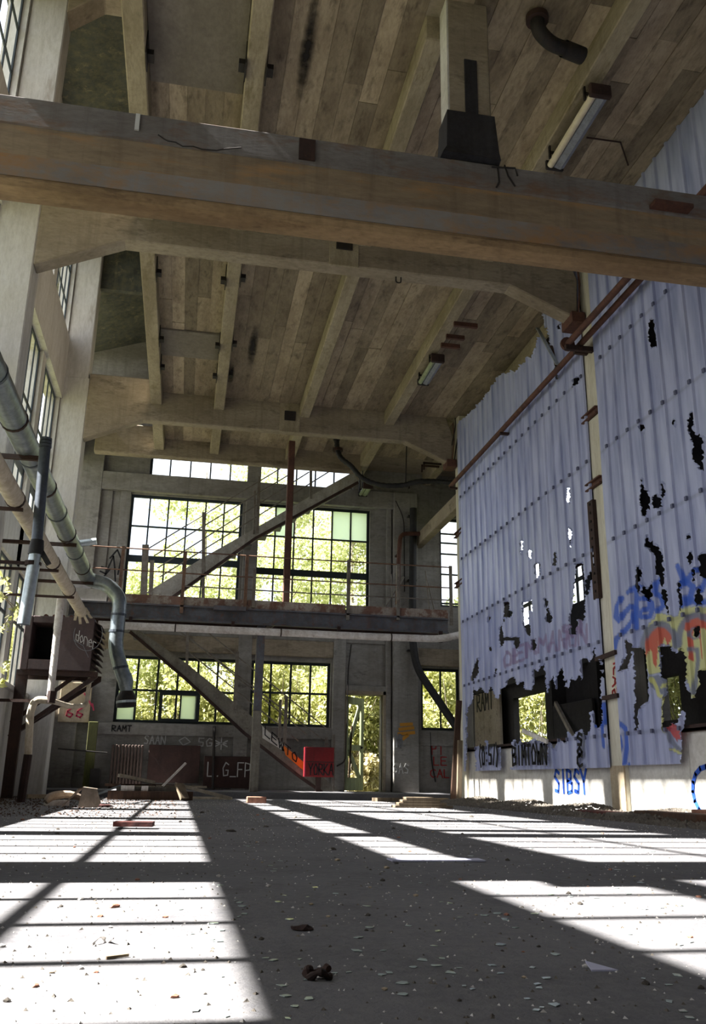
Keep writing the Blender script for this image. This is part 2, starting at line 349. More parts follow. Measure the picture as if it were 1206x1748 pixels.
window('Y', YF+.09, -.53, .33, 1.47, 2.10, [-.08], [], 'window_dark', fw=.07, panes=[(1,0,g)])
window('Y', YF+.12, 5.24, 6.15, 1.44, 2.82, [5.72], [], 'window_dark')
window('Y', YF+.12, -1.50, 1.02, 3.55, 6.48, [-1.5+.42*i for i in range(1,6)], [4.15, 5.0, 5.75], fat=(5.0,))
window('Y', YF+.12, 1.35, 4.02, 3.55, 6.48, [1.35+.445*i for i in range(1,6)], [4.15, 4.88, 5.72], 'window_dark', fat=(4.88,), panes=[(4,3,g), (5,3,g), (1,3,g)])
window('Y', YF+.12, 5.72, 6.45, 4.25, 6.42, [], [4.35, 5.05, 5.55, 5.82, 6.05], 'window_dark')
window('Y', YF+.12, -1.15, 1.15, 6.92, 8.6, [-1.15+.46*i for i in range(1,5)], [7.62])
window('Y', YF+.12, 1.35, 3.6, 6.92, 8.6, [1.35+.45*i for i in range(1,5)], [7.62])

# ---- outer wall behind the torn plastic cladding, rear wall, roof over the upper floor
OH = [(15.5,17.4,.9,2.0), (11.1,11.6,1.2,1.8), (13.3,15.2,3.35,6.3), (15.4,17.6,3.35,6.3), (17.8,19.0,4.2,6.2), (14.3,15.0,2.55,2.85)]
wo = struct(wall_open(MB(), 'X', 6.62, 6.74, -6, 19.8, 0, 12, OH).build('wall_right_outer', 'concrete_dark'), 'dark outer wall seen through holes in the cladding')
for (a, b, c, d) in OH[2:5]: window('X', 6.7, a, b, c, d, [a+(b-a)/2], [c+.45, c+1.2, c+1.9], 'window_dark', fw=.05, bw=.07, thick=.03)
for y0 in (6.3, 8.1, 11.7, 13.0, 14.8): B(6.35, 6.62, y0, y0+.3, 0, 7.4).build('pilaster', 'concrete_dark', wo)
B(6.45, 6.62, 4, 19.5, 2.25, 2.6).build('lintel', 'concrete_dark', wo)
struct(B(-3, 7, -6.2, -6, 0, 12).build('wall_back', 'concrete_grey'))
rf = MB().prism([(-3.1,10.62),(3,12.1),(7,11.0),(7,11.4),(3,12.5),(-3.1,11.0)], 'Y', -6.2, 16.3).box(-3.1, 7, 16.22, 16.34, 9.7, 12.3)
rf.prism([(-3.1,9.72),(3,11.9),(7,11.0),(7,11.4),(3,12.4),(-3.1,10.1)], 'Y', 16.3, 19.9)
struct(rf.build('roof', 'roof_dark'), 'dark mouldy roof underside above the upper floor')

# ---- ceiling slab with ribs and board-marked strips
ce = MB().box(-1.03, 7.0, -6, 18.62, ZC, 7.72).box(3.6, 7.0, 18.62, 19.5, ZC, 7.72).build('ceiling', 'concrete_warm'); struct(ce, 'board-marked concrete ceiling with deep ribs')
RIBS = [(-1.03,-.82), (.17,.37), (1.85,2.05), (3.57,3.77), (5.30,5.50)]
YSEG = [(-6,10.1), (10.28,16.05), (16.22,18.5)]
for i, (a, b) in enumerate(RIBS):
    for y0, y1 in YSEG:
        if i >= 3 and y1 == 18.5: y1 = 19.5
        if i == 2 and y0 == -6:
            B(a, b, y0, 5.6, 7.20, ZC+.02).build('rib', 'concrete_rib', ce, .012); y0 = 6.54
        B(a, b, y0, y1, 7.20, ZC+.02).build('rib', 'concrete_rib', ce, .012)
bays = [(-.82,.17,5), (.37,1.85,7), (2.05,3.57,7), (3.77,5.30,7), (5.50,6.6,4)]
for a, b, n in bays:
    for s0, s1 in [(3.6,10.1), (10.28,16.05), (16.22,18.5)]:
        for k in range(n):
            x0 = a+(b-a)*k/n; x1 = a+(b-a)*(k+1)/n
            cuts = [s0, s1] if s1-s0 < 3 else [s0, s0+(s1-s0)*random.uniform(.3,.65), s1]
            for j in range(len(cuts)-1):
                B(x0+.002, x1-.002, cuts[j]+.002, cuts[j+1]-.002, ZC-random.uniform(.006,.018), ZC+.01).build('ceiling_board', 'concrete_board', ce)
for x0, x1, y0, y1 in [(-.82,.17,6.4,7.9), (-.82,.17,13.4,14.35)]:
    B(x0, x1, y0, y1, ZC-.05, ZC).build('ceiling_patch', 'concrete_patch', ce, .01)
for x, y, wx, wy in [(432,592,.10,.9), (525,85,.09,.9), (395,640,.07,.5), (455,255,.05,.4)]:
    p_ = px(x, y, Z=ZC-.03); mbs = MB().add([(p_[0]-wx,p_[1]-wy,ZC-.022),(p_[0]+wx,p_[1]-wy,ZC-.022),(p_[0]+wx,p_[1]+wy,ZC-.022),(p_[0]-wx,p_[1]+wy,ZC-.022)], [(0,1,2,3)]); mbs.build('soot_mark', 'soot', ce)
eb = B(-2.3, 3.6, 18.5, 18.72, 7.06, 7.75).build('concrete_beam', 'concrete_warm', None, .02); tag(eb, 'concrete edge beam in front of the top strip of far windows', 'beam')

# ---- haunched frames
def frame(y0, y1, lab, sock):
    t = thing('haunched_portal', lab, 'roof portal', (1.4, y0, 6.36))
    MB().prism([(-2.21,6.37),(-1.15,6.86),(4.0,6.88),(4.97,6.47),(5.0,7.1),(4.85,7.5),(4.85,7.72),(-2.21,7.72)], 'Y', y0, y1).build('haunched_beam', 'concrete_warm', t, .015)
    for dx in (0,): B(sock-.11, sock+.11, y0-.03, y0+.02, 7.1, 7.3).build('socket_plate', 'iron_black', t, .006)
    B(sock-.2, sock+.2, y0-.012, y0+.02, 6.86, 7.5).build('stiffener', 'concrete_rib', t, .006)
    B(4.86, 5.06, y0-.05, y1+.05, 6.40, 6.56).build('bearing_shoe', 'rust', t, .008)
    MB().tube([(5.0,y0-.02,7.35),(5.02,y0-.02,7.0),(4.97,y0-.02,6.5)], .012, 6).build('tie_rod', 'rust', t)
    return t
frame(10.05, 10.30, 'haunched concrete roof frame directly behind the big stained beam', 1.68)
frame(16.0, 16.2, 'haunched concrete roof frame above the far steel walkway', 1.66)
t = thing('haunched_portal', 'upper haunched roof frame high above the slab edge', 'roof portal', (1.4, 10.05, 10.3))
MB().prism([(-2.23,10.31),(-1.78,10.72),(6.6,10.80),(6.6,11.4),(-2.23,11.3)], 'Y', 10.05, 10.42).build('haunched_beam', 'concrete_warm', t, .015)
# ---- big stained beam across the hall and the post standing on it
t = thing('concrete_beam', 'large stained concrete beam spanning the hall, built in courses', 'beam', (1.1, 6.3, 4.8))
B(-2.72, 5.045, 6.308, 6.58, 5.38, 5.66).build('upper_course', 'beam_grey', t, .015)
B(-2.72, 5.045, 6.318, 6.58, 5.10, 5.38).build('middle_course', 'beam_brown', t)
B(-2.72, 5.045, 6.316, 6.58, 4.90, 5.10).build('lower_course', 'beam_slate', t)
MB().prism([(6.33,4.91),(6.318,4.87),(6.34,4.82),(6.40,4.795),(6.52,4.80),(6.58,4.85),(6.58,4.91)], 'X', -2.72, 5.045).build('soffit', 'beam_soffit', t, smooth=True)
MB().tube([px(x, y, Y=6.307) for x, y in ((270,230),(281,238),(287,241),(300,243),(312,250),(330,250),(345,255),(370,257),(385,254),(412,252))], .006, 5).build('crack', 'iron_black', t)
B(*px(236,195,Y=6.29)[[0,0]]+[-.018,.018], 6.292, 6.31, 5.48, 5.64).build('paint_run', 'paint_white', t)
p_ = px(525,245,Y=6.3); B(p_[0]-.07, p_[0]+.07, 6.29, 6.31, 5.42, 5.63).build('scorch_mark', 'rust_dark', t)
p0 = px(1110,353,Y=6.3); p1 = px(1175,362,Y=6.3); B(p0[0], p1[0], 6.20, 6.31, p0[2]-.02, p0[2]+.02).build('steel_ledge', 'rust', t)
t = thing('concrete_post', 'concrete post with black tar collar standing on the big beam', 'post', (2.2, 6.3, 5.655))
B(2.0, 2.40, 6.31, 6.53, 5.655, 7.478).build('shaft', 'concrete_warm', t, .012)
B(1.988, 2.004, 6.312, 6.53, 5.66, 7.48).build('whitewash', 'white_wash', t)
MB().add([(1.97,6.28,6.16),(2.42,6.28,6.16),(2.42,6.55,6.16),(1.97,6.55,6.16),(1.95,6.25,5.74),(2.44,6.25,5.74),(2.44,6.56,5.74),(1.95,6.56,5.74),(1.91,6.22,5.66),(2.45,6.24,5.655),(2.48,6.56,5.655),(1.9,6.56,5.655)],
    [(3,2,1,0),(0,1,5,4),(1,2,6,5),(2,3,7,6),(3,0,4,7),(4,5,9,8),(5,6,10,9),(6,7,11,10),(7,4,8,11),(8,9,10,11)]).build('tar_collar', 'tar', t)
B(2.15, 2.27, 6.296, 6.312, 6.16, 6.78).build('tar_stripe', 'tar', t)

# ---- right wall: dado, white columns, rails, torn corrugated sheets
dado = MB()
for i, (a, b) in enumerate([(3.0,5.2),(5.2,7.2),(7.2,8.55),(8.55,9.82),(9.82,10.2),(10.2,11.4),(11.4,12.6),(12.6,13.6),(13.6,14.7),(14.7,15.85),(15.85,16.2)]):
    dado.box(5.13, 5.33, a+.004, b-.004, 0, .87)
wr = struct(dado.build('wall_right', 'white_wash', None, .006), 'whitewashed concrete dado below torn corrugated plastic sheets')
MB().box(5.10, 5.36, 3, 16.2, .87, .90).build('coping', 'concrete_grey', wr)
for (y0, y1, lab) in [(9.85,10.17,'white concrete column showing between the two runs of plastic sheeting'), (15.83,16.12,'white concrete column at the far end of the plastic sheeting')]:
    t = thing('wall_column', lab, 'column', (5.3, y0, 0))
    B(5.075, 5.45 if y0 < 10 else 5.24, y0, y1, 0, 7.5).build('shaft', 'white_column', t, .012)
    if 9 < y0 < 10:
        q0 = px(1022,857,X=5.15); q1 = px(1032,1024,X=5.15)
        B(5.02, 5.08, q0[1]-.09, q0[1]+.06, q1[2], q0[2]).build('perforated_angle', 'rust_dark', t)
        zz = q1[2]+.08
        mb = MB()
        while zz < q0[2]: mb.box(5.012, 5.02, q0[1]-.035, q0[1]-.005, zz, zz+.03); zz += .115
        mb.build('bolt_holes', 'void_black', t, kind='stuff')
        B(5.06, 5.08, 9.84, 10.18, 0, .55).build('ochre_base', 'plaster_cream', t)
B(5.075, 5.45, 6.26, 6.64, .9, 7.5).build('bearing_pier', 'white_column', wr)
RROW = [.90, 2.03, 3.21, 4.42, 5.66]
for z in RROW + [6.85]:
    rl = MB().box(5.10, 5.17, 4.0, 9.84, z-.035, z+.035).box(5.10, 5.17, 10.19, 15.9, z-.035, z+.035).build('girt', 'rust_dark', wr)
def stub(y, z, L, lab, X=5.02, d=.10):
    mb = MB(); y0, y1 = y-L/2, y+L/2
    mb.box(X, X+.10, y0, y1, z+d/2-.018, z+d/2).box(X, X+.10, y0, y1, z-d/2, z-d/2+.018).box(X+.04, X+.058, y0, y1, z-d/2, z+d/2)
    tag(mb.build('steel_bracket', 'rust', None), lab, 'bracket', 'rusty channel stubs on the white columns')
for (x, y, L) in [(1010,709,.42), (1017,826,.42)]: p_ = px(x, y, X=5.07); stub(p_[1], p_[2], L, 'rusty channel stub crossing the white column %s' % ('between the two plastic runs, upper' if y < 750 else 'directly above the perforated angle'))
for (x, y) in [(785,910), (786,996)]: p_ = px(x, y, X=5.07); stub(p_[1], p_[2], .5, 'rusty steel channel stub at the far edge of the plastic sheets, %s' % ('the upper of two' if y < 950 else 'the lower of two'))
for (x0, y0, x1, y1) in [(1018,1126,1052,1113), (1030,1192,1056,1187)]:
    a = px(x0, y0, X=5.03); b = px(x1, y1, X=5.03); tag(MB().bar(a, b, .04, .05).build('steel_bracket', 'rust_dark'), 'dark flat steel bar fixed across the white column %s the red lettering' % ('above' if y0 < 1150 else 'below'), 'bracket', 'flat bars on the white column')

# ================================================================== torn corrugated plastic sheets on the right wall
def c5(pts): return [(780+x*.3532, 400+y*.3532) for x, y in pts]
def c6(pts): return [(780+x*.3532, 880+y*.3532) for x, y in pts]
def c7(pts): return [(960+x*.204, 1160+y*.204) for x, y in pts]
HOLES = [
 # lower opening of the far run, torn edge above, remnants below
 c6([(55,930),(75,910),(85,830),(100,850),(120,830),(150,860),(165,815),(190,870),(205,890),(215,840),(240,830),(255,790),(285,780),(300,820),(330,800),(335,840),(365,845),(380,800),(375,740),(395,755),(425,720),(440,860),(455,800),(470,770),(485,850),(495,760),(515,735),(540,835),(560,780),(580,800),(600,770),(610,800),(615,690),(635,690),(640,710),(660,700),(665,640),(675,640),(680,690),(710,700),(715,990),(690,1030),(680,1010),(660,940),(650,950),(655,1000),(640,1060),(625,1070),(610,1030),(590,1045),(565,1070),(545,1040),(530,1100),(500,1080),(480,1130),(455,1095),(443,1095),(436,1260),(426,1260),(425,1095),(400,1090),(375,1075),(350,1100),(330,1110),(310,1075),(300,1110),(285,1080),(270,1095),(272,1260),(217,1260),(218,1120),(200,1125),(185,1110),(165,1140),(150,1080),(147,1125),(125,1140),(105,1110),(95,1130),(93,1260),(50,1260)]),
 c6([(230,420),(255,415),(260,450),(278,470),(270,495),(240,490),(235,515),(222,510),(232,460)]),
 c6([(330,420),(365,410),(370,440),(355,500),(365,545),(360,585),(345,570),(335,530),(328,480)]),
 c6([(432,395),(440,440),(455,470),(465,500),(450,520),(435,510),(440,470),(430,430)]),
 c6([(580,235),(612,230),(622,260),(628,400),(625,500),(615,515),(600,500),(590,520),(585,575),(562,575),(558,500),(565,400),(572,330),(580,280)]),
 c6([(540,60),(555,70),(560,120),(550,155),(540,110)]), c6([(470,175),(482,180),(480,245),(465,240)]), c6([(393,230),(408,235),(405,290),(392,305),(388,265)]),
 c6([(355,165),(368,170),(368,210),(357,205)]), c6([(313,120),(325,125),(322,190),(312,185)]), c6([(650,270),(665,275),(655,320),(640,385),(628,380),(632,330)]),
 c6([(210,560),(222,520),(228,590),(310,590),(315,620),(300,660),(290,640),(285,605),(235,605),(215,640),(208,600)]), c6([(370,600),(385,600),(385,650),(372,650)]),
 c6([(75,770),(100,690),(115,690),(110,760),(85,800),(70,800)]), c6([(185,740),(197,740),(195,770),(187,765)]), c6([(158,635),(168,635),(168,655),(160,655)]), c6([(158,490),(166,490),(165,515),(159,515)]),
 c5([(535,1225),(548,1225),(550,1295),(535,1300),(530,1270)]), c5([(575,695),(598,690),(590,725),(560,745),(565,715)]), c5([(478,630),(495,630),(492,700),(485,712),(478,650)]), c5([(490,440),(512,430),(510,455),(495,460)]),
 # near run
 c5([(940,415),(968,410),(975,540),(945,550),(935,480)]), c5([(1120,900),(1145,855),(1165,960),(1180,980),(1198,985),(1195,1050),(1190,1145),(1165,1110),(1140,1080),(1150,1030),(1130,960)]),
 c5([(895,1180),(905,1185),(910,1230),(930,1240),(938,1290),(935,1370),(905,1360),(888,1290),(895,1230)]), c5([(955,1270),(975,1255),(995,1275),(995,1325),(960,1325),(950,1295)]),
 c5([(990,1200),(1010,1210),(1015,1245),(1005,1275),(995,1260)]), c5([(1045,900),(1055,895),(1060,920),(1048,935)]), c5([(895,920),(910,920),(905,955),(898,950)]),
 c6([(918,100),(935,95),(955,140),(985,155),(1005,200),(1020,290),(1000,350),(990,340),(985,290),(965,285),(968,200),(945,160),(915,150)]),
 c6([(875,250),(895,245),(902,300),(895,350),(905,380),(890,380),(875,330)]), c6([(905,330),(915,340),(930,360),(945,330),(950,310),(950,390),(935,420),(915,390)]),
 c6([(990,360),(1025,355),(1035,400),(1030,450),(1035,485),(1015,450),(1005,410)]), c6([(1070,325),(1095,320),(1095,400),(1090,465),(1080,460),(1075,400)]),
 c6([(1120,180),(1145,175),(1150,200),(1130,240),(1118,225)]), c6([(1170,190),(1220,185),(1220,310),(1175,290)]), c6([(1135,260),(1160,255),(1160,310),(1145,320)]),
 c6([(1155,390),(1175,350),(1185,380),(1185,430),(1160,440),(1150,410)]), c6([(1150,545),(1175,530),(1185,560),(1165,590),(1150,580)]), c6([(1115,98),(1130,95),(1132,112),(1117,115)]),
 c6([(825,600),(850,620),(870,640),(900,640),(925,680),(930,760),(930,900),(900,920),(880,1040),(868,1040),(865,940),(870,880),(865,700),(855,650),(835,740),(790,755),(795,735),(830,680)]),
 c6([(990,635),(1040,630),(1070,670),(1085,640),(1110,680),(1115,750),(1110,820),(1135,860),(1145,890),(1155,880),(1160,850),(1180,830),(1170,750),(1206,750),(1500,700),(1500,1300),(1083,1300),(1085,1200),(1100,1000),(1105,945),(1090,940),(1085,985),(1050,1010),(1045,1000),(1030,1020),(1000,1050),(1000,900),(1020,860),(1020,800),(990,780),(995,700)]),
 # ragged top edges under the ceiling
 c5([(-60,1000),(20,900),(60,870),(100,830),(130,800),(160,760),(200,690),(230,670),(250,678),(262,655),(285,668),(300,645),(330,620),(345,590),(365,600),(380,560),(392,520),(402,500),(425,490),(440,520),(470,600),(480,620),(490,610),(460,540),(430,430),(420,390),(440,380),(450,300),(300,200),(-200,600)]),
]
def rough_poly(P, amp=1.6):
    out = []
    for i in range(len(P)):
        a = np.array(P[i]); b = np.array(P[(i+1) % len(P)]); n = max(1, int(np.linalg.norm(b-a)/6))
        for k in range(n): out.append(a+(b-a)*k/n + (RNG.uniform(-amp, amp, 2) if k else 0))
    return np.array(out)
HOLES = [rough_poly(h) for h in HOLES]
HW = [np.array([px(x, y, X=XR)[1:] for x, y in h]) for h in HOLES]      # in wall coordinates (Y, z)
def inside(P, poly):
    x, y = P[:,0], P[:,1]; r = np.zeros(len(P), bool); n = len(poly)
    for i in range(n):
        x1, y1 = poly[i]; x2, y2 = poly[(i+1) % n]
        if y1 == y2: continue
        c = ((y1 > y) != (y2 > y)); r ^= c & (x < (x2-x1)*(y-y1)/(y2-y1)+x1)
    return r
def near_on(p, poly):
    a = poly; b = np.roll(poly, -1, 0); d = b-a; t = np.clip(((p-a)*d).sum(1)/np.maximum((d*d).sum(1), 1e-12), 0, 1)
    q = a+d*t[:,None]; k = ((q-p)**2).sum(1).argmin(); return q[k]

BLUE = lin((44,92,196))[:3]; PURP = lin((132,110,150))[:3]; YEL = lin((206,206,128))[:3]; GRY = lin((120,126,146))[:3]; RED = lin((196,70,62))[:3]; BLK = lin((40,38,44))[:3]
def arc(cx, cy, rx, ry, a0, a1, n=14): return [(cx+rx*math.cos(math.radians(a0+(a1-a0)*i/n)), cy-ry*math.sin(math.radians(a0+(a1-a0)*i/n))) for i in range(n+1)]
# the stroke alphabet used for every sprayed word
FONT = {'A':[[(0,0),(.5,1),(1,0)],[(.22,.42),(.78,.42)]],'B':[[(0,0),(0,1),(.7,.9),(.7,.6),(0,.52),(.85,.42),(.8,.08),(0,0)]],'C':[[(1,.85),(.6,1),(.1,.75),(.05,.3),(.5,0),(1,.15)]],'D':[[(0,0),(0,1),(.8,.8),(.9,.3),(0,0)]],
 'E':[[(1,1),(0,1),(0,0),(1,0)],[(0,.52),(.8,.52)]],'F':[[(1,1),(0,1),(0,0)],[(0,.52),(.75,.52)]],'G':[[(1,.85),(.5,1),(.05,.6),(.2,.05),(.9,.1),(.95,.45),(.55,.45)]],'I':[[(.5,0),(.5,1)]],'J':[[(.8,1),(.8,.2),(.4,0),(.1,.2)]],'K':[[(0,0),(0,1)],[(.9,1),(0,.45),(.95,0)]],
 'L':[[(0,1),(0,0),(.9,0)]],'M':[[(0,0),(.1,1),(.5,.4),(.9,1),(1,0)]],'N':[[(0,0),(0,1),(.95,0),(1,1)]],'O':[[(.5,1),(.05,.6),(.2,.05),(.8,.05),(.95,.6),(.5,1)]],'P':[[(0,0),(0,1),(.85,.9),(.8,.5),(0,.45)]],'R':[[(0,0),(0,1),(.85,.88),(.75,.52),(0,.48),(.95,0)]],
 'S':[[(.95,.85),(.4,1),(.1,.7),(.85,.4),(.7,.05),(.05,.1)]],'T':[[(0,1),(1,1)],[(.5,1),(.5,0)]],'U':[[(0,1),(.1,.1),(.8,.05),(1,1)]],'W':[[(0,1),(.25,0),(.5,.6),(.75,0),(1,1)]],'Y':[[(0,1),(.5,.5),(1,1)],[(.5,.5),(.5,0)]],'a':[[(.9,.6),(.3,.65),(.05,.2),(.5,0),(.85,.3),(.9,.65),(1,0)]],
 'e':[[(.1,.4),(.9,.45),(.6,.75),(.1,.5),(.3,.02),(.95,.15)]],'n':[[(0,0),(.05,.7),(.5,.75),(.9,.5),(.95,0)]],'o':[[(.5,.7),(.05,.4),(.4,0),(.95,.3),(.5,.7)]],'r':[[(.1,0),(.1,.7),(.8,.65)]],'t':[[(.5,1),(.45,.1),(.9,0)],[(0,.7),(1,.75)]],'d':[[(.9,1),(.85,0),(.2,.05),(.2,.55),(.85,.5)]],
 '1':[[(.2,.75),(.55,1),(.55,0)]],'5':[[(.95,1),(.15,1),(.1,.55),(.85,.5),(.8,.05),(.05,.05)]],'6':[[(.8,1),(.2,.6),(.1,.15),(.6,0),(.9,.3),(.3,.48)]],'7':[[(0,1),(1,1),(.4,0)]],'0':[[(.5,1),(.1,.6),(.2,.05),(.8,.05),(.9,.6),(.5,1)]],':':[[(.5,.2),(.5,.24)],[(.5,.6),(.5,.64)]],'.':[[(.4,0),(.5,.04)]],'_':[[(0,0),(1,0)]],'(':[[(.8,1.1),(.3,.5),(.8,-.1)]],')':[[(.2,1.1),(.7,.5),(.2,-.1)]],'*':[[(.5,0),(.5,1)],[(0,.25),(1,.75)],[(0,.75),(1,.25)],[(.1,.5),(.9,.5)]],' ':[]}
def word(txt, x, y, w_, h, gap=.3, slope=0.):
    """strokes of a word; (x, y) bottom left, letters w_ by h, y grows upwards when h > 0"""
    out = []
    for i, ch in enumerate(txt):
        for st in FONT[ch]: out.append([(x+(i*(1+gap)+a)*w_, y+b*h+slope*(i*(1+gap)+a)*w_) for a, b in st])
    return out
PAINT = []   # (kind, points in photo pixels on the wall plane, width, colour, strength)
def ln(pts, wd, col, k=.92): PAINT.append(('l', np.array(pts), wd, col, k))
def fill(pts, col, k=.9): PAINT.append(('f', np.array(pts), 0, col, k))
fill(c6([(900,640),(930,520),(985,470),(1060,490),(1090,440),(1206,440),(1260,470),(1260,780),(1150,900),(1115,800),(1100,690),(1060,640),(990,620),(985,760),(940,770)]), YEL, .85)
fill(c6([(918,600),(950,545),(1000,530),(1050,560),(1055,615),(1035,600),(1020,630),(1005,590),(990,640),(975,600),(965,740),(950,720),(940,640),(925,690)]), RED)
fill(c6([(1080,520),(1120,480),(1206,475),(1260,490),(1260,560),(1206,560),(1190,540),(1190,690),(1180,690),(1170,560),(1140,545),(1145,700),(1130,700),(1120,560),(1090,555)]), RED)
ln(c6(arc(985,650,82,125,180,10)), 9, GRY); ln(c6(arc(1160,600,88,120,190,20)), 9, GRY); ln(c6(arc(1150,570,25,25,0,360)), 3.4, GRY); ln(c6([(1120,650),(1160,645),(1165,700),(1150,860)]), 6, GRY)
fill(c6([(935,775),(985,775),(1020,800),(1018,860),(1000,920),(985,930),(1000,870),(985,860),(950,840)]), GRY); ln(c6([(945,790),(965,830),(975,870),(1000,880),(995,1000),(1000,1040)]), 5, YEL); ln(c6([(990,830),(1015,815)]), 5, YEL)
fill(c6([(1015,1020),(1050,1000),(1085,1040),(1090,1080),(1060,1090)]), RED); ln(c6([(1020,1050),(1050,1110),(1085,1140)]), 6, GRY); ln(c6([(1040,1130),(1080,1150)]), 4, YEL)
for st, wd in [([(800,400),(778,440),(772,490),(790,510),(815,470),(845,438),(872,450),(862,500),(815,560),(775,595),(765,640)],7.5), ([(832,372),(868,348),(896,345)],7), ([(872,370),(872,440),(874,545)],6.5), ([(890,402),(932,400),(936,445),(895,465),(895,490),(935,490),(952,445),(945,420)],6.5), ([(1000,295),(968,330),(963,372),(990,395),(1002,435),(972,462)],7), ([(1072,245),(1095,310),(1140,345),(1120,420),(1095,435)],9), ([(1085,345),(1145,270),(1206,250)],8), ([(1110,400),(1160,420),(1250,415)],9), ([(1206,300),(1180,360)],8)]: ln(c6(st), wd, BLUE)
for st, wd in [([(365,200),(372,330),(345,430),(355,560)],5), ([(402,205),(402,330),(345,400)],6), ([(450,290),(470,350),(430,440),(415,560),(425,700)],6.5), ([(440,420),(500,375),(545,420),(550,540),(530,700)],6.5), ([(490,470),(470,560),(480,650),(505,560),(490,470)],4), ([(300,390),(420,330)],4), ([(505,700),(520,800),(560,760),(570,700)],4)]: ln(c7(st), wd, BLUE)
for st in word('OEMM SN', 0, 0, 1, 1): ln(c6([(228+x*43, 740-y*70-x*20) for x, y in st]), 3.6, PURP, .75)
for st in word('ANUN', 0, 0, 1, 1): ln(c6([(445+x*38, 660-y*95-x*8) for x, y in st]), 3.6, PURP, .7)

def paint_values(Q):
    """colour + alpha for points given in photo pixels of the wall plane"""
    col = np.zeros((len(Q), 3)); al = np.zeros(len(Q))
    for kind, P, wd, c, k in PAINT:
        lo = P.min(0)-wd-3; hi = P.max(0)+wd+3; sel = np.where((Q >= lo).all(1) & (Q <= hi).all(1))[0]
        if not len(sel): continue
        q = Q[sel]
        if kind == 'f': a = inside(q, P).astype(float)*k
        else:
            d = np.full(len(q), 1e9)
            for i in range(len(P)-1):
                s = P[i+1]-P[i]; t = np.clip(((q-P[i])@s)/max(s@s, 1e-9), 0, 1); d = np.minimum(d, np.linalg.norm(q-P[i]-t[:,None]*s, axis=1))
            a = np.clip((wd*.62-d)/(wd*.25)+.5, 0, 1)*k
        col[sel] = col[sel]*(1-a[:,None])+np.array(c)*a[:,None]; al[sel] = al[sel]+(1-al[sel])*a
    col = np.where(al[:,None] > 1e-3, col/np.maximum(al[:,None], 1e-3), 0)
    return np.c_[col, al]
def girt_shade(P3, pv):
    """shade of the girt behind, painted as a dark line along each row of fixings"""
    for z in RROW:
        a = np.clip(1-np.abs(P3[:,2]-z)/.035, 0, 1)*.30; pv[:,:3] = (pv[:,:3]*pv[:,3:]*(1-a[:,None])+np.array(lin((84,86,104))[:3])*a[:,None])/np.maximum(pv[:,3:]*(1-a[:,None])+a[:,None], 1e-4); pv[:,3] = pv[:,3]*(1-a)+a  # girt shade goes into the sheet colour
    return pv

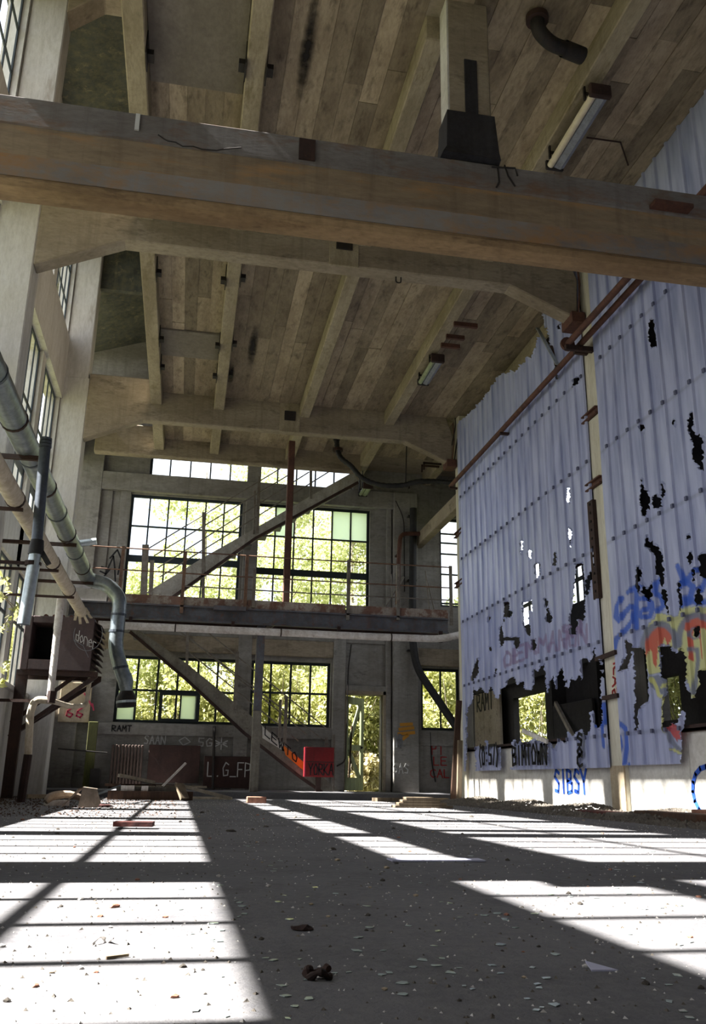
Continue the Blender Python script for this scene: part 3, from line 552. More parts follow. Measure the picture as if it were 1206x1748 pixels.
PER = .273; DZ = .021
PROF = [(0,0),(.014,.026),(.028,.026),(.042,.026),(.056,0),(.076,0),(.096,.0),(.116,.0015),(.136,.0015),(.156,.0015),(.176,.0015),(.196,0),(.216,0),(.236,0),(.256,0)]
def sheet(y0, nrib, z0, z1, lab):
    ys = []; xs = []
    for r in range(nrib):
        for a, h in PROF: ys.append(y0+r*PER+a); xs.append(h)
    ys.append(y0+nrib*PER); xs.append(0)
    ys = np.array(ys); xs = np.array(xs); zs = np.arange(z0, z1+1e-6, DZ); ny, nz_ = len(ys), len(zs)
    Yg, Zg = np.meshgrid(ys, zs); Xg = np.tile(xs, (nz_, 1))
    wob = .010*np.sin(Yg*1.9+Zg*.8)+.006*np.sin(Zg*2.3+Yg*3.1)+.02*np.clip(1.0-Zg, 0, 1)*np.sin(Yg*4.1)
    W2 = np.c_[Yg.ravel(), Zg.ravel()]
    Fc = np.array([[(j*ny+i, j*ny+i+1, (j+1)*ny+i+1, (j+1)*ny+i) for i in range(ny-1)] for j in range(nz_-1)]).reshape(-1, 4)
    cen = W2[Fc].mean(1); dead = np.zeros(len(Fc), bool); own = np.full(len(Fc), -1)
    for h, poly in enumerate(HW):
        lo = poly.min(0); hi = poly.max(0); sel = np.where((cen >= lo).all(1) & (cen <= hi).all(1))[0]
        if len(sel):
            k = inside(cen[sel], poly); dead[sel[k]] = True; own[sel[k]] = h
    kv = np.zeros(len(W2), bool); kv[Fc[~dead].ravel()] = True
    dv = np.full(len(W2), -1); dv[Fc[dead].ravel()] = np.repeat(own[dead], 4)
    edge = np.where(kv & (dv >= 0))[0]
    for i in edge:
        q = near_on(W2[i], HW[dv[i]])
        if np.hypot(*(q-W2[i])) < .05: W2[i] = q
    X3 = XR - Xg.ravel() - wob.ravel()*.6
    curl = np.zeros(len(W2)); curl[edge] = RNG.uniform(-.03, .006, len(edge)); X3 = X3 + curl
    P3 = np.c_[X3, W2]; Fk = Fc[~dead]
    if not len(Fk): return
    used = np.unique(Fk); mp = np.full(len(P3), -1); mp[used] = np.arange(len(used)); P3 = P3[used]; Fk = mp[Fk]
    me = bpy.data.meshes.new('cladding_sheet'); o0 = np.array(ORG[wr.name]); me.from_pydata((P3-o0).tolist(), [], Fk.tolist()); me.update()
    me.materials.append(MATS['plastic_sheet']); me.polygons.foreach_set('use_smooth', [False]*len(me.polygons))
    ca = me.color_attributes.new('paint', 'FLOAT_COLOR', 'POINT'); ca.data.foreach_set('color', girt_shade(P3, paint_values(proj(np.c_[np.full(len(P3), XR), P3[:,1:]]))).astype(np.float32).ravel())
    ob = bpy.data.objects.new('cladding_sheet', me); C.objects.link(ob); ob.parent = wr; ORG[ob.name] = tuple(o0); ob['label'] = lab
    bt = MB()
    for r in range(nrib):
        for z in RROW:
            if z < z0+.05 or z > z1: continue
            y = y0+r*PER+.028; c = np.array([[y, z]])
            if any(inside(c, p)[0] for p in HW): continue
            bt.box(XR-.05, XR-.026, y-.019, y+.019, z-.022, z+.022)
    if bt.v: bt.build('bolts', 'bolt_grey', ob, kind='stuff')
    return ob
y = 10.14
for k in range(5): sheet(y, 4, .53, 7.45, 'pale blue corrugated plastic sheet, torn at the bottom'); y += 4*PER
sheet(y, 1, .53, 7.45, 'narrow strip of pale blue corrugated plastic sheet')
y = 9.83-4*PER
for k in range(6): sheet(y, 4, .55, 7.46, 'blue-grey corrugated plastic sheet with spray paint and holes'); y -= 4*PER

# ================================================================== sprayed words on flat walls
def ribbon(strokes, org, u, v, wd, m, parent, name='graffiti', label=None):
    org, u, v = Vector(org), Vector(u), Vector(v); n = u.cross(v).normalized(); mb = MB()
    for st in strokes:
        for a, b in zip(st[:-1], st[1:]): 
            A = org+u*a[0]+v*a[1]; Bp = org+u*b[0]+v*b[1]; d = (Bp-A)
            if d.length < 1e-5: continue
            d.normalize(); mb.bar(A-d*wd*.3, Bp+d*wd*.3, wd, .006, n)
    return mb.build(name, m, parent, label=label)
def far_word(txt, x0, y0, x1, hpx, wd, m, Y, parent, gap=.3, label=None):
    a = px(x0, y0, Y=Y); b = px(x1, y0, Y=Y); n = len(txt)*(1+gap)-gap; h = (px(x0, y0-hpx, Y=Y)-a)[2]
    return ribbon(word(txt, 0, 0, (b[0]-a[0])/n, h, gap), (a[0], Y, a[2]), (1,0,0), (0,0,1), wd, m, parent, label=label)

# ================================================================== far steel walkway with railing
t = thing('steel_walkway', 'rusty steel walkway with pipe railing crossing in front of the far windows', 'walkway', (1.4, 16.6, 3.15))
B(-2.2, 5.02, 16.64, 17.4, 3.44, 3.52).build('deck', 'steel_paint', t)
for x0, x1 in ((-2.2,-1.55), (-1.52,1.0), (1.03,2.95), (2.98,5.02)): B(x0, x1, 16.60, 16.64, 3.42, 3.60 if x0 > -2 else 3.66).build('edge_plate', 'deck_edge' if x0 > -2 else 'white_wash', t)
MB().box(-2.2, 5.02, 16.62, 16.66, 3.14, 3.42).box(-2.2, 5.02, 16.56, 16.66, 3.13, 3.16).box(-2.2, 5.02, 16.56, 16.66, 3.40, 3.43).build('front_channel', 'steel_paint', t)
MB().box(-2.2, 5.02, 17.32, 17.38, 3.10, 3.44).build('rear_channel', 'rust_dark', t)
for x in np.arange(-1.8, 5, .85): B(x, x+.06, 16.66, 17.32, 3.26, 3.44).build('cross_member', 'iron_black', t)
B(-2.2, -.75, 17.4, 19.3, 3.40, 3.50).build('landing', 'steel_paint', t)
B(.42, 1.02, 16.46, 16.6, 3.36, 3.44).build('toe_plate', 'steel_paint', t)
yr = 16.58
for z, m, x0, x1 in ((4.47,'rail_rust',-1.95,5.05), (4.05,'rail_rust',-1.85,5.05), (3.80,'rail_grey',-.2,5.05)): MB().tube([(x0, yr, z), ((x0+x1)/2, yr, z-.012), (x1, yr, z)], .013, 6).build('rail', m, t)
for xx, zt, zb, m in ((205,4.5,3.5,'rail_rust'),(313,4.47,3.28,'rail_rust'),(420,4.47,3.45,'rail_rust'),(434,4.22,3.45,'rail_grey'),(595,4.5,3.3,'rail_grey'),(680,4.47,3.35,'rail_grey'),(770,4.5,3.3,'rail_grey')):
    x = px(xx, 1000, Y=yr)[0]; B(x-.03, x+.03, yr-.02, yr+.02, zb, zt).build('railing_post', m, t)
t_walk = t
tag(MB().bar((1.81,16.85,3.53),(1.81,16.85,7.0),.13,.13,(0,1,0)).build('steel_column', 'rust', None, .01), 'rust-red steel column standing on the walkway in front of the upper stair', 'column')
x = px(440, 1200, Y=16.8)[0]
cl_ = thing('steel_column', 'grey peeling steel column under the walkway in front of the lower stair', 'column', (x, 16.8, .11))
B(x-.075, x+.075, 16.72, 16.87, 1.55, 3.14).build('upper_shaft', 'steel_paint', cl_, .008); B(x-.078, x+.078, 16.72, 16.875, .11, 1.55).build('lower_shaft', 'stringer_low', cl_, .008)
MB().bar((x-.05,16.8,2.95),(x+.25,16.7,3.2),.05,.08).build('knee_brace', 'rail_grey', cl_)
for (xa, ya, xb, yb) in [(650,1030,690,985),(672,1032,668,980),(735,1035,727,975),(745,1035,730,990)]:
    a = px(xa, ya, Y=17.0); b = px(xb, yb, Y=17.1); a[2] = 3.50
    MB().tube([a, b], .016, 6).build('bent_baluster', 'rail_grey', t_walk)


# ================================================================== stairs
YS0, YS1 = 18.76, 19.22
def stair(name, lab, top, bot, y_under, m, nst, rails, posts, newel=None):
    P = [px(a, b, Y=YS0) for a, b in top]; Q = [px(a, b, Y=YS0) for a, b in bot]
    low = min(P[0][2], P[-1][2], Q[0][2], Q[-1][2])
    t = thing(name, lab, 'stair', (P[0][0], YS0, low))
    poly = [(p[0], p[2]) for p in P] + [(q[0], q[2]) for q in Q[::-1]]
    MB().prism(poly, 'Y', YS0, YS0+.05).build('stringer', m, t); MB().prism(poly, 'Y', YS1-.05, YS1).build('stringer', m, t)
    a = np.array([(P[0][0]+Q[0][0])/2, (P[0][2]+Q[0][2])/2]); b = np.array([(P[-1][0]+Q[-1][0])/2, (P[-1][2]+Q[-1][2])/2])
    for i in range(nst):
        c = a+(b-a)*(i+.5)/nst; B(c[0]-.13, c[0]+.13, YS0+.05, YS1-.05, c[1]-.06, c[1]-.02).build('tread', 'steel_paint', t); 
    mb = MB()
    for q0, q1 in zip(Q[:-1], Q[1:]): mb.bar((q0[0],YS0+.02,q0[2]-.03),(q1[0],YS0+.02,q1[2]-.03),.06,.06)
    mb.build('bottom_flange', 'rust_dark', t)
    for (x0, y0, x1, y1) in rails: MB().tube([px(x0,y0,Y=YS0+.02), px(x1,y1,Y=YS0+.02)], .014, 6).build('handrail', 'rail_grey', t)
    for (x0, y0, x1, y1, wd) in posts:
        u = px(x0, y0, Y=YS0+.01); v = px(x1, y1, Y=YS0+.01); MB().bar(u, v, wd, .04, (0,1,0)).build('baluster', 'rail_grey', t)
    return t
K = .3814
def k(x, y): return (200+x*K, 760+y*K)
up = stair('steel_stair', 'pale steel stair rising from the walkway across the upper far windows', [k(130,660),k(390,500),k(630,365),k(870,225),k(1060,118)], [k(240,680),k(430,545),k(620,410),k(850,285),k(1080,160)], 0, 'stringer', 13,
  [(*k(128,470),*k(730,105)), (*k(165,495),*k(790,120)), (*k(180,550),*k(860,120)), (*k(190,590),*k(950,118))],
  [(*k(388,300),*k(385,690),.07), (*k(637,140),*k(628,395),.07), (*k(618,205),*k(612,400),.04), (*k(868,112),*k(868,240),.06), (*k(128,445),*k(118,690),.14), (*k(157,515),*k(150,690),.09)])
K2 = .3648
def k2(x, y): return (160+x*K2, 1050+y*K2)
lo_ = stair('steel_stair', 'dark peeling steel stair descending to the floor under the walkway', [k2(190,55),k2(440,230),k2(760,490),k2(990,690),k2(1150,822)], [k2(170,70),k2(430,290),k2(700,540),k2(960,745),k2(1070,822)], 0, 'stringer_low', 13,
  [(*k2(400,75),*k2(1085,590)), (*k2(460,20),*k2(1095,535)), (*k2(440,100),*k2(1000,560)), (*k2(430,160),*k2(960,590))],
  [(*k2(440,75),*k2(436,258),.06), (*k2(673,170),*k2(662,445),.07), (*k2(903,380),*k2(892,650),.07), (*k2(874,395),*k2(870,600),.05), (*k2(1125,560),*k2(1122,825),.05), (*k2(1090,572),*k2(1090,620),.07)])
Q = [px(*k2(a,b), Y=YS0) for a, b in ((885,606),(990,694),(1000,742),(898,655))]
MB().prism([(q[0], q[2]) for q in Q], 'Y', YS0-.012, YS0).build('orange_panel', 'orange_paint', lo_, label='orange painted stretch of stringer')
Q = [px(*k2(a,b), Y=YS0) for a, b in ((790,520),(885,604),(895,640),(790,575))]
MB().prism([(q[0], q[2]) for q in Q], 'Y', YS0-.010, YS0).build('pale_panel', 'white_wash', lo_)
a = px(*k2(802,560), Y=YS0-.014); b = px(*k2(880,632), Y=YS0-.014); 
ribbon(word('LEWTO', 0, 0, .115, .17, .25, -.80), (a[0], YS0-.014, a[2]), (1,0,0), (0,0,1), .022, 'paint_black', lo_)
# red box beside the foot of the stair
p0 = px(520,1326,Y=18.5); p1 = px(571,1276,Y=18.5)
t = thing('red_box', 'red sheet-metal box with black scrawl at the foot of the lower stair', 'metal box', (p0[0], 18.5, p0[2]))
sh_ = B(p0[0], p1[0], 18.5, 18.72, p0[2], p1[2]).build('shell', 'red_paint', t, .006)
B(p0[0]-.01, p0[0]+.015, 18.485, 18.5, p0[2], p1[2]).build('edge_strip', 'paint_pink', t)
B(p0[0], p1[0], 18.492, 18.5, (p0[2]+p1[2])/2-.006, (p0[2]+p1[2])/2+.006).build('seam', 'iron_black', sh_)
ribbon(word('YORKA', 0, 0, .085, .22, .25), (p0[0]+.08, 18.494, p0[2]+.04), (1,0,0), (0,0,1), .022, 'paint_black', sh_)
B((p0[0]+p1[0])/2-.05, (p0[0]+p1[0])/2+.05, 18.56, 18.66, .11, p0[2]).build('pedestal', 'rust_dark', t)

# ================================================================== far wall: door, panels, radiators, pipes, sprayed words
t = thing('door_leaf', 'broken greenish wooden door leaf standing ajar in the far doorway', 'door', (3.52, 19.55, .11))
hx, hy = 3.53, 19.62; dx, dy = .52, .58
def dpart(nm, u0, u1, z0, z1, m='door_wood', th=.04):
    a = Vector((hx+dx*u0, hy+dy*u0, (z0+z1)/2)); b = Vector((hx+dx*u1, hy+dy*u1, (z0+z1)/2)); return MB().bar(a, b, th, z1-z0).build(nm, m, t)
dpart('stile', 0, .14, .13, 2.14); dpart('stile', .84, 1, .13, 2.14); dpart('top_rail', .14, .84, 1.98, 2.14); dpart('middle_rail', .14, .84, .98, 1.10); dpart('bottom_rail', .14, .84, .13, .40)
for z0, z1, a, b in ((1.1,1.98,.2,.8), (.4,.98,.8,.2)): MB().bar((hx+dx*a, hy+dy*a, z0),(hx+dx*b, hy+dy*b, z1),.03,.12).build('brace', 'door_wood', t)
MB().bar((hx+dx*.25, hy+dy*.25, .4),(hx+dx*.35, hy+dy*.35, 1.5),.02,.16).build('broken_panel', 'wood_dark', t)
MB().tube([(hx+dx*.9,hy+dy*.9-.05,1.05),(hx+dx*.9,hy+dy*.9+.07,1.05)], .03, 8).build('knob', 'iron_black', t)
struct(MB().box(3.44,3.50,19.40,19.58,.11,2.24).box(4.34,4.40,19.40,19.58,.11,2.24).box(3.44,4.40,19.40,19.58,2.17,2.24).build('door_1', 'concrete_warm'), 'concrete door surround of the far doorway')
def farpanel(nm, x0, y0, x1, y1, m, lab, cat, Y=19.38, th=.05):
    a = px(x0, y1, Y=Y); b = px(x1, y0, Y=Y); return tag(B(a[0], b[0], Y, Y+th, max(a[2], .11), b[2]).build(nm, m, None, .006), lab, cat)
r0 = px(186,1332,Y=19.25); r1 = px(247,1272,Y=19.25)
t = thing('radiator', 'rusty ribbed radiator below the far window beside the brown board', 'radiator', ((r0[0]+r1[0])/2, 19.25, .11))
for i in range(10):
    xx = r0[0]+(r1[0]-r0[0])*i/10; B(xx, xx+(r1[0]-r0[0])/10*.72, 19.22, 19.34, .2, r1[2]).build('rib', 'radiator_rust', t, .01)
B(r0[0], r1[0], 19.25, 19.32, .11, .24).build('base', 'rust_dark', t)
farpanel('board', 250, 1273, 343, 1336, 'panel_brown', 'large brown rusted board leaning below the far window', 'board', 19.26, .04)
bd = farpanel('board', 346, 1292, 436, 1345, 'panel_brown', 'dark brown board with white scrawl behind the grey column', 'board', 19.28, .04)
far_word('L.G_FP', 354, 1325, 428, 24, .022, 'paint_white', 19.272, bd)
pb = farpanel('plaster_panel', 98, 1166, 158, 1232, 'plaster_cream', 'cream plaster panel with pink spray scrawl beneath the heater bracket', 'panel', 19.27, .08)
far_word('66', 112, 1224, 142, 17, .03, 'paint_pink', 19.265, pb); ribbon([[(0,.25),(.18,0)],[(.18,.05),(.22,-.08)]], px(142,1205,Y=19.265), (1,0,0), (0,0,1), .03, 'paint_pink', pb)
farpanel('green_board', 140, 1232, 168, 1348, 'board_green', 'mossy green board standing in the far left corner', 'board', 19.2, .05)
farpanel('timber_post', 78, 1170, 87, 1338, 'wood', 'upright pale timber post in the far left corner', 'post', 18.6, .1)
farpanel('dark_door', 60, 1175, 77, 1338, 'panel_brown', 'brown door panel in the dark far left corner', 'panel', 18.7, .05)
farpanel('junction_box', 150, 1312, 172, 1356, 'concrete_dark', 'small dark metal box on the floor by the mossy board', 'box', 19.0, .2)
for txt, x0, y0, x1, h, m in [('RAMT',191,1248,224,10,'paint_black'), ('SAAN',246,1270,282,15,'paint_white'), ('5G',338,1274,362,14,'paint_white'), ('*',367,1279,388,20,'paint_white'), ('o',304,1272,326,20,'paint_white'), ('P1',738,1288,757,20,'paint_red'), ('LE',741,1306,763,14,'paint_red'), ('CAL',735,1327,768,14,'paint_red'), ('YB',676,1275,688,22,'paint_grey'), ('SAS',672,1320,698,16,'paint_white'), ('KAD',684,1225,703,22,'paint_red')]:
    Y_ = 19.40 if y0 < 1252 else (19.49 if x0 > 700 or x0 < 600 else 19.27)
    far_word(txt, x0, y0, x1, h, .022, m, Y_, wf)
a = px(398,1292,Y=19.485); ribbon([[(0,0),(.02,.35),(.12,.42),(.2,.3),(.12,.1),(.28,-.1)]], a, (1,0,0), (0,0,1), .03, 'paint_red', wf)
a = px(681,1253,Y=19.272); ribbon([[(0,0),(.35,.04)],[(.02,.1),(.33,.14)],[(.05,.2),(.3,.22)],[(.1,-.1),(.2,-.02)]], a, (1,0,0), (0,0,1), .07, 'paint_ochre', wf)
a = px(171,975,Y=19.33); ribbon([[(0,0),(.12,-.05),(.25,.35),(.3,.1),(.34,-.2)],[(.02,.1),(.2,.05),(.1,-.1)],[(.18,.3),(.32,.5),(.42,.3),(.38,-.05)]], a, (1,0,0), (0,0,1), .035, 'paint_black', wf)
a = px(416,1092,Y=19.44); ribbon([[(-.1,.1),(.05,.05),(.1,.15),(.2,-.02)]], a, (1,0,0), (0,0,1), .02, 'paint_black', wf)
# pipes on the far wall
def pipe(nm, pts, r, m, lab, cat='pipe', n=10, collars=(), cm=None, group=None):
    base = min(pts, key=lambda p: p[2]); t = thing(nm, lab, cat, base, group)
    MB().tube(pts, r, n).build('run', m, t, smooth=True)
    for c, d in collars:
        c = Vector(c); d = Vector(d).normalized(); MB().tube([c-d*.03, c+d*.03], r*1.22, n).build('collar', cm or m, t, smooth=True)
    return t
def bend(P, r=.2, n=5):
    """round the corners of a polyline"""
    P = [Vector(p) for p in P]; out = [P[0]]
    for a, b, c in zip(P[:-2], P[1:-1], P[2:]):
        d1 = (a-b); d2 = (c-b); rr = min(r, d1.length*.45, d2.length*.45); s = b+d1.normalized()*rr; e = b+d2.normalized()*rr
        for i in range(n+1):
            u = i/n; out.append(s*(1-u)**2 + b*2*u*(1-u) + e*u*u)
    return out+[P[-1]]
Yp = 19.12
pipe('drain_pipe', bend([px(706,868,Y=Yp), px(704,1090,Y=Yp), px(711,1140,Y=Yp), px(784,1248,Y=18.6)], .4), .085, 'hose_black', 'fat black drain pipe running down and bending past the right far window')
for yy_ in (880, 990, 1110): c_ = px(705,yy_,Y=Yp); B(c_[0]-.1, c_[0]+.1, Yp+.03, 19.29, c_[2]-.02, c_[2]+.02).build('wall_clip', 'iron_black', bpy.data.objects['drain_pipe'])
rp_ = pipe('red_pipe', bend([px(717,911,Y=18.99), px(684,911,Y=18.99), px(681,955,Y=18.99), px(679,1032,Y=18.99)], .15), .05, 'rust', 'rust-red bent pipe beside the black drain above the walkway')
c_ = px(681,945,Y=18.99); B(c_[0]-.02, c_[0]+.02, 18.98, 19.30, c_[2]-.02, c_[2]+.02).build('wall_clip', 'rust_dark', rp_)
pipe('conduit', bend([px(600,1100,Y=19.36), px(595,1140,Y=19.36), px(590,1300,Y=19.36), px(575,1308,Y=19.36)], .1), .014, 'iron_black', 'thin black conduit running down beside the far doorway', n=6)
pipe('conduit', bend([px(676,855,Y=19.24), px(690,885,Y=19.24), px(691,1010,Y=19.24)], .2), .012, 'iron_black', 'thin black cable hanging from the ceiling edge above the red pipe', 'cable', n=6)
pipe('conduit', bend([px(735,1250,Y=19.46), px(737,1300,Y=19.46), px(744,1335,Y=19.46)], .2), .014, 'hose_black', 'black cable hanging on the wall beneath the right far window', 'cable', n=6)
pipe('conduit', [px(99,1278,Y=18.9), px(183,1285,Y=19.2)], .015, 'iron_black', 'thin dark rod fixed across the far left corner', 'rod', n=6)
pipe('conduit', [px(366,1240,Y=19.385), (px(364,1340,Y=19.1)[0], 19.1, .11)], .03, 'iron_black', 'dark upright rod standing beside the white scrawled board', 'rod', n=6)
# white pipe hung under the walkway
P = [px(168,1066,Y=16.45), px(440,1078,Y=16.45), px(640,1087,Y=16.45), px(752,1091,Y=16.45), px(790,1083,Y=16.5)]
t = thing('white_pipe', 'long white lagged pipe slung below the steel walkway', 'pipe', P[0])
MB().tube(bend(P, .3), .072, 10).build('run', 'lagging_white', t, smooth=True)
for xx in (222, 300, 398, 480, 580, 668, 755):
    a = px(xx, 1060+(xx-165)*.04, Y=16.45); c = np.interp(a[0], [p[0] for p in P], [p[2] for p in P])
    (MB().box(a[0]-.03, a[0]+.03, 16.505, 16.57, c-.06, 3.16) if xx in (222,398,580,755) else MB().tube([(a[0]-.012,16.45,c),(a[0]+.012,16.45,c)], .078, 10)).build('hanger' if xx in (222,398,580,755) else 'joint_band', 'rust_dark', t)
# concrete strut beam from the far white column to the end wall
tag(B(5.10, 5.28, 16.11, 19.5, 5.62, 5.92).build('concrete_beam', 'concrete_warm', None, .012), 'short concrete beam running from the far white column to the end wall', 'beam')

# ================================================================== ducts and pipes along the left wall
DX, DZ_, DR = -1.80, 3.61, .125
e0 = px(150,990,X=DX); yE = e0[1]
t = thing('ventilation_duct', 'galvanised round ventilation duct along the windows, bending down at the end', 'duct', (DX, yE, 1.5))
run_ = MB().tube([(DX, 3.0, DZ_), (DX, yE-.1, DZ_)], DR, 16).build('straight_run', 'galv', t, smooth=True)
yy = 3.05
while yy < yE-.3:
    MB().tube([(DX,yy-.02,DZ_),(DX,yy+.02,DZ_)], DR*1.07, 16).build('seam_band', 'rust_dark' if int(yy*10)%3 else 'galv_blue', run_); yy += 1.05
q = [px(x, y, Y=yE) for x, y in ((150,990),(185,998),(205,1022),(200,1075),(197,1105),(206,1140),(215,1165),(216,1190))]
ELB = [(DX, yE-.15, DZ_), (DX+.06, yE-.02, DZ_-.01)]+[tuple(v) for v in q[1:3]]
MB().tube(bend([(DX,yE-.25,DZ_), (DX+.03,yE,DZ_), tuple(q[1]), tuple(q[2]), tuple(px(203,1050,Y=yE))], .22, 4), DR, 16).build('elbow', 'galv', t, smooth=True)
MB().tube(bend([tuple(px(203,1045,Y=yE)), tuple(q[3]), tuple(q[4]), tuple(q[5]), tuple(q[6])], .2, 4), DR, 16).build('drop', 'galv', t, smooth=True)
MB().tube([tuple(px(212,1152,Y=yE)), tuple(q[6]), tuple(px(216,1180,Y=yE))], [.125,.13,.10], 16).build('reducer', 'galv', t, smooth=True)
MB().tube([tuple(px(216,1180,Y=yE)), tuple(px(216,1190,Y=yE)), tuple(px(216,1207,Y=yE))], [.11,.165,.165], 16, caps=False).build('outlet_cowl', 'iron_black', t, smooth=True)
MB().tube([tuple(px(216,1196,Y=yE)), tuple(px(216,1200,Y=yE))], .169, 16).build('cowl_ring', 'galv_bright', t)
MB().tube([tuple(px(216,1203,Y=yE)), tuple(px(216,1206,Y=yE))], .15, 16).build('outlet_mouth', 'void_black', t)
for c, d in ((px(199,1078,Y=yE),(0,0,1)), (px(203,1050,Y=yE),(0,0,1)), (q[5],(.2,0,-1))): c = Vector(c); d = Vector(d).normalized(); MB().tube([c-d*.02,c+d*.02], DR*1.06, 16).build('seam_band', 'galv_blue', t)
a = px(140,925,X=DX+.1); MB().tube([(DX,a[1],DZ_), tuple(px(135,928,Y=a[1])), tuple(px(165,924,Y=a[1]))], [.06,.055,.055], 12).build('spigot', 'galv_bright', t, smooth=True)
for yb in (9.0, 12.6, 15.2): MB().bar((-2.7,yb,DZ_-.14),(DX+.14,yb,DZ_-.14),.04,.05).build('bracket', 'rust_dark', t)
# lagged pipe
IX, IZ = -1.67, 2.78
t = thing('lagged_pipe', 'beige lagged pipe below the ventilation duct with a frayed end', 'pipe', (IX, 6, IZ-.09))
MB().tube([(IX,3.0,IZ),(IX,14.1,IZ)], .085, 14).build('run', 'lagging', t, smooth=True)
for yb in (8.2, 10.75, 12.4): MB().tube([(IX,yb-.02,IZ),(IX,yb+.02,IZ)], .092, 14).build('band', 'rust_dark', t); MB().bar((-2.7,yb,IZ-.1),(IX+.08,yb,IZ-.1),.035,.03).build('bracket', 'rust_dark', t)
for k_ in range(7): an = k_*.9; MB().bar((IX+.08*math.cos(an),14.05,IZ+.08*math.sin(an)),(IX+.13*math.cos(an),14.32,IZ+.10*math.sin(an)-.05),.04,.012).build('frayed_strip', 'lagging', t)
# hanging galvanised tube
Yv = 8.45
a = px(77,765,Y=Yv); b = px(62,938,Y=Yv); c = px(40,1066,Y=Yv); cap = px(79,760,Y=Yv)
t = thing('vent_tube', 'vertical tube in front of the left windows, blue-grey above and bright below', 'tube', c)
MB().tube([tuple(b), tuple(a)], .053, 12).build('upper_tube', 'galv_blue', t, smooth=True)
MB().tube([tuple(c), tuple(b)], .058, 12, caps=False).build('lower_tube', 'galv_bright', t, smooth=True)
for k_ in range(3): zc = a[2]+.02+k_*.035; MB().tube([(a[0],Yv,zc-.013),(a[0],Yv,zc+.013)], .06-.002*k_, 12).build('cap_ring', 'galv_blue', t, smooth=True)
MB().tube([(b[0],Yv,b[2]-.05),(b[0],Yv,b[2]+.02),(b[0],Yv,b[2]+.09)], [.072,.068,.06], 12).build('rubber_sleeve', 'hose_black', t, smooth=True)
zb = px(55,962,Y=Yv)[2]; MB().bar((-2.7,Yv,zb),(b[0]+.06,Yv,zb),.05,.025).build('bracket', 'rust_dark', t); MB().tube([(c[0]+.005,Yv,zb-.02),(c[0]+.005,Yv,zb+.02)], .066, 12).build('clamp', 'rust_dark', t)
MB().bar((b[0]+.05,Yv,b[2]-.02),(b[0]+.13,Yv,b[2]-.14),.03,.05).build('sleeve_flap', 'hose_black', t)
# heater box on brackets
Yh = 14.5; a = px(50,1140,Y=Yh); b = px(157,1055,Y=Yh); z0, z1 = a[2]-.02, b[2]
t = thing('unit_heater', 'dark brown unit heater with black opening and louvres on wall brackets', 'heater', (-2.0, Yh, z0))
X0, X1 = -2.56, -1.50; o0 = px(56,1062,Y=Yh); o1 = px(96,1126,Y=Yh); xa, xb = o0[0], px(97,1090,Y=Yh)[0]; za, zb = o1[2], o0[2]
MB().box(X0, xa, Yh, Yh+.9, z0, z1).box(xb, X1, Yh, Yh+.9, z0, z1).box(xa, xb, Yh, Yh+.9, z0, za).box(xa, xb, Yh, Yh+.9, zb, z1).box(xa, xb, Yh+.75, Yh+.9, za, zb).build('casing', 'heater_brown', t, .01); cas_ = [o for o in t.children if o.name.startswith('casing')][0]
B(xa+.01, xb-.01, Yh+.5, Yh+.52, za, zb).build('dark_interior', 'void_black', t)
for k_ in range(8):
    zc = z0+.05+k_*(z1-z0-.08)/8; MB().add([(X1,Yh+.05,zc+.06),(X1,Yh+.85,zc+.06),(X1+.11,Yh+.85,zc),(X1+.11,Yh+.05,zc),(X1,Yh+.05,zc+.075),(X1,Yh+.85,zc+.075),(X1+.115,Yh+.85,zc+.015),(X1+.115,Yh+.05,zc+.015)], [(0,1,2,3),(7,6,5,4),(0,3,7,4),(1,5,6,2),(3,2,6,7),(0,4,5,1)]).build('louvre', 'rust_dark', cas_)
MB().box(-2.6, X1+.12, Yh+.05, Yh+.13, z0-.08, z0).box(-2.6, X1+.12, Yh+.7, Yh+.78, z0-.08, z0).build('cradle', 'rust_dark', t)
for dx_ in (0, .35): MB().bar((X1+.1-dx_, Yh+.09+dx_*.5, z0-.06), (-2.62, Yh+.2, z0-1.02+dx_*.6), .06, .06).build('brace', 'rust_dark', t)
MB().bar((X1+.1, Yh+.74, z0-.06), (-2.72, Yh+.74, z0-1.0), .06, .06).build('brace', 'rust_dark', t)
for k_ in range(5): MB().tube([(X0+.3+k_*.13,Yh+.02,z1+.0),(X0+.3+k_*.13,Yh+.6,z1+.0)], .035, 8).build('corrugated_cover', 'rust', t)
ribbon(word('doner', 0, 0, .062, .17, .12, -.45), px(128,1092,Y=Yh-.006), (1,0,0), (0,0,1), .010, 'paint_white', cas_)
ribbon([arc(.16,-.02,.22,.26,-30,200,16), [(-.05,-.12),(.1,-.2),(.2,-.38)]], px(133,1080,Y=Yh-.006), (1,0,0), (0,0,1), .008, 'paint_grey', cas_, 'graffiti_swirl')
B(-2.615, -2.45, Yh+.1, Yh+.2, .0, z0).build('support_leg', 'rust_dark', t)
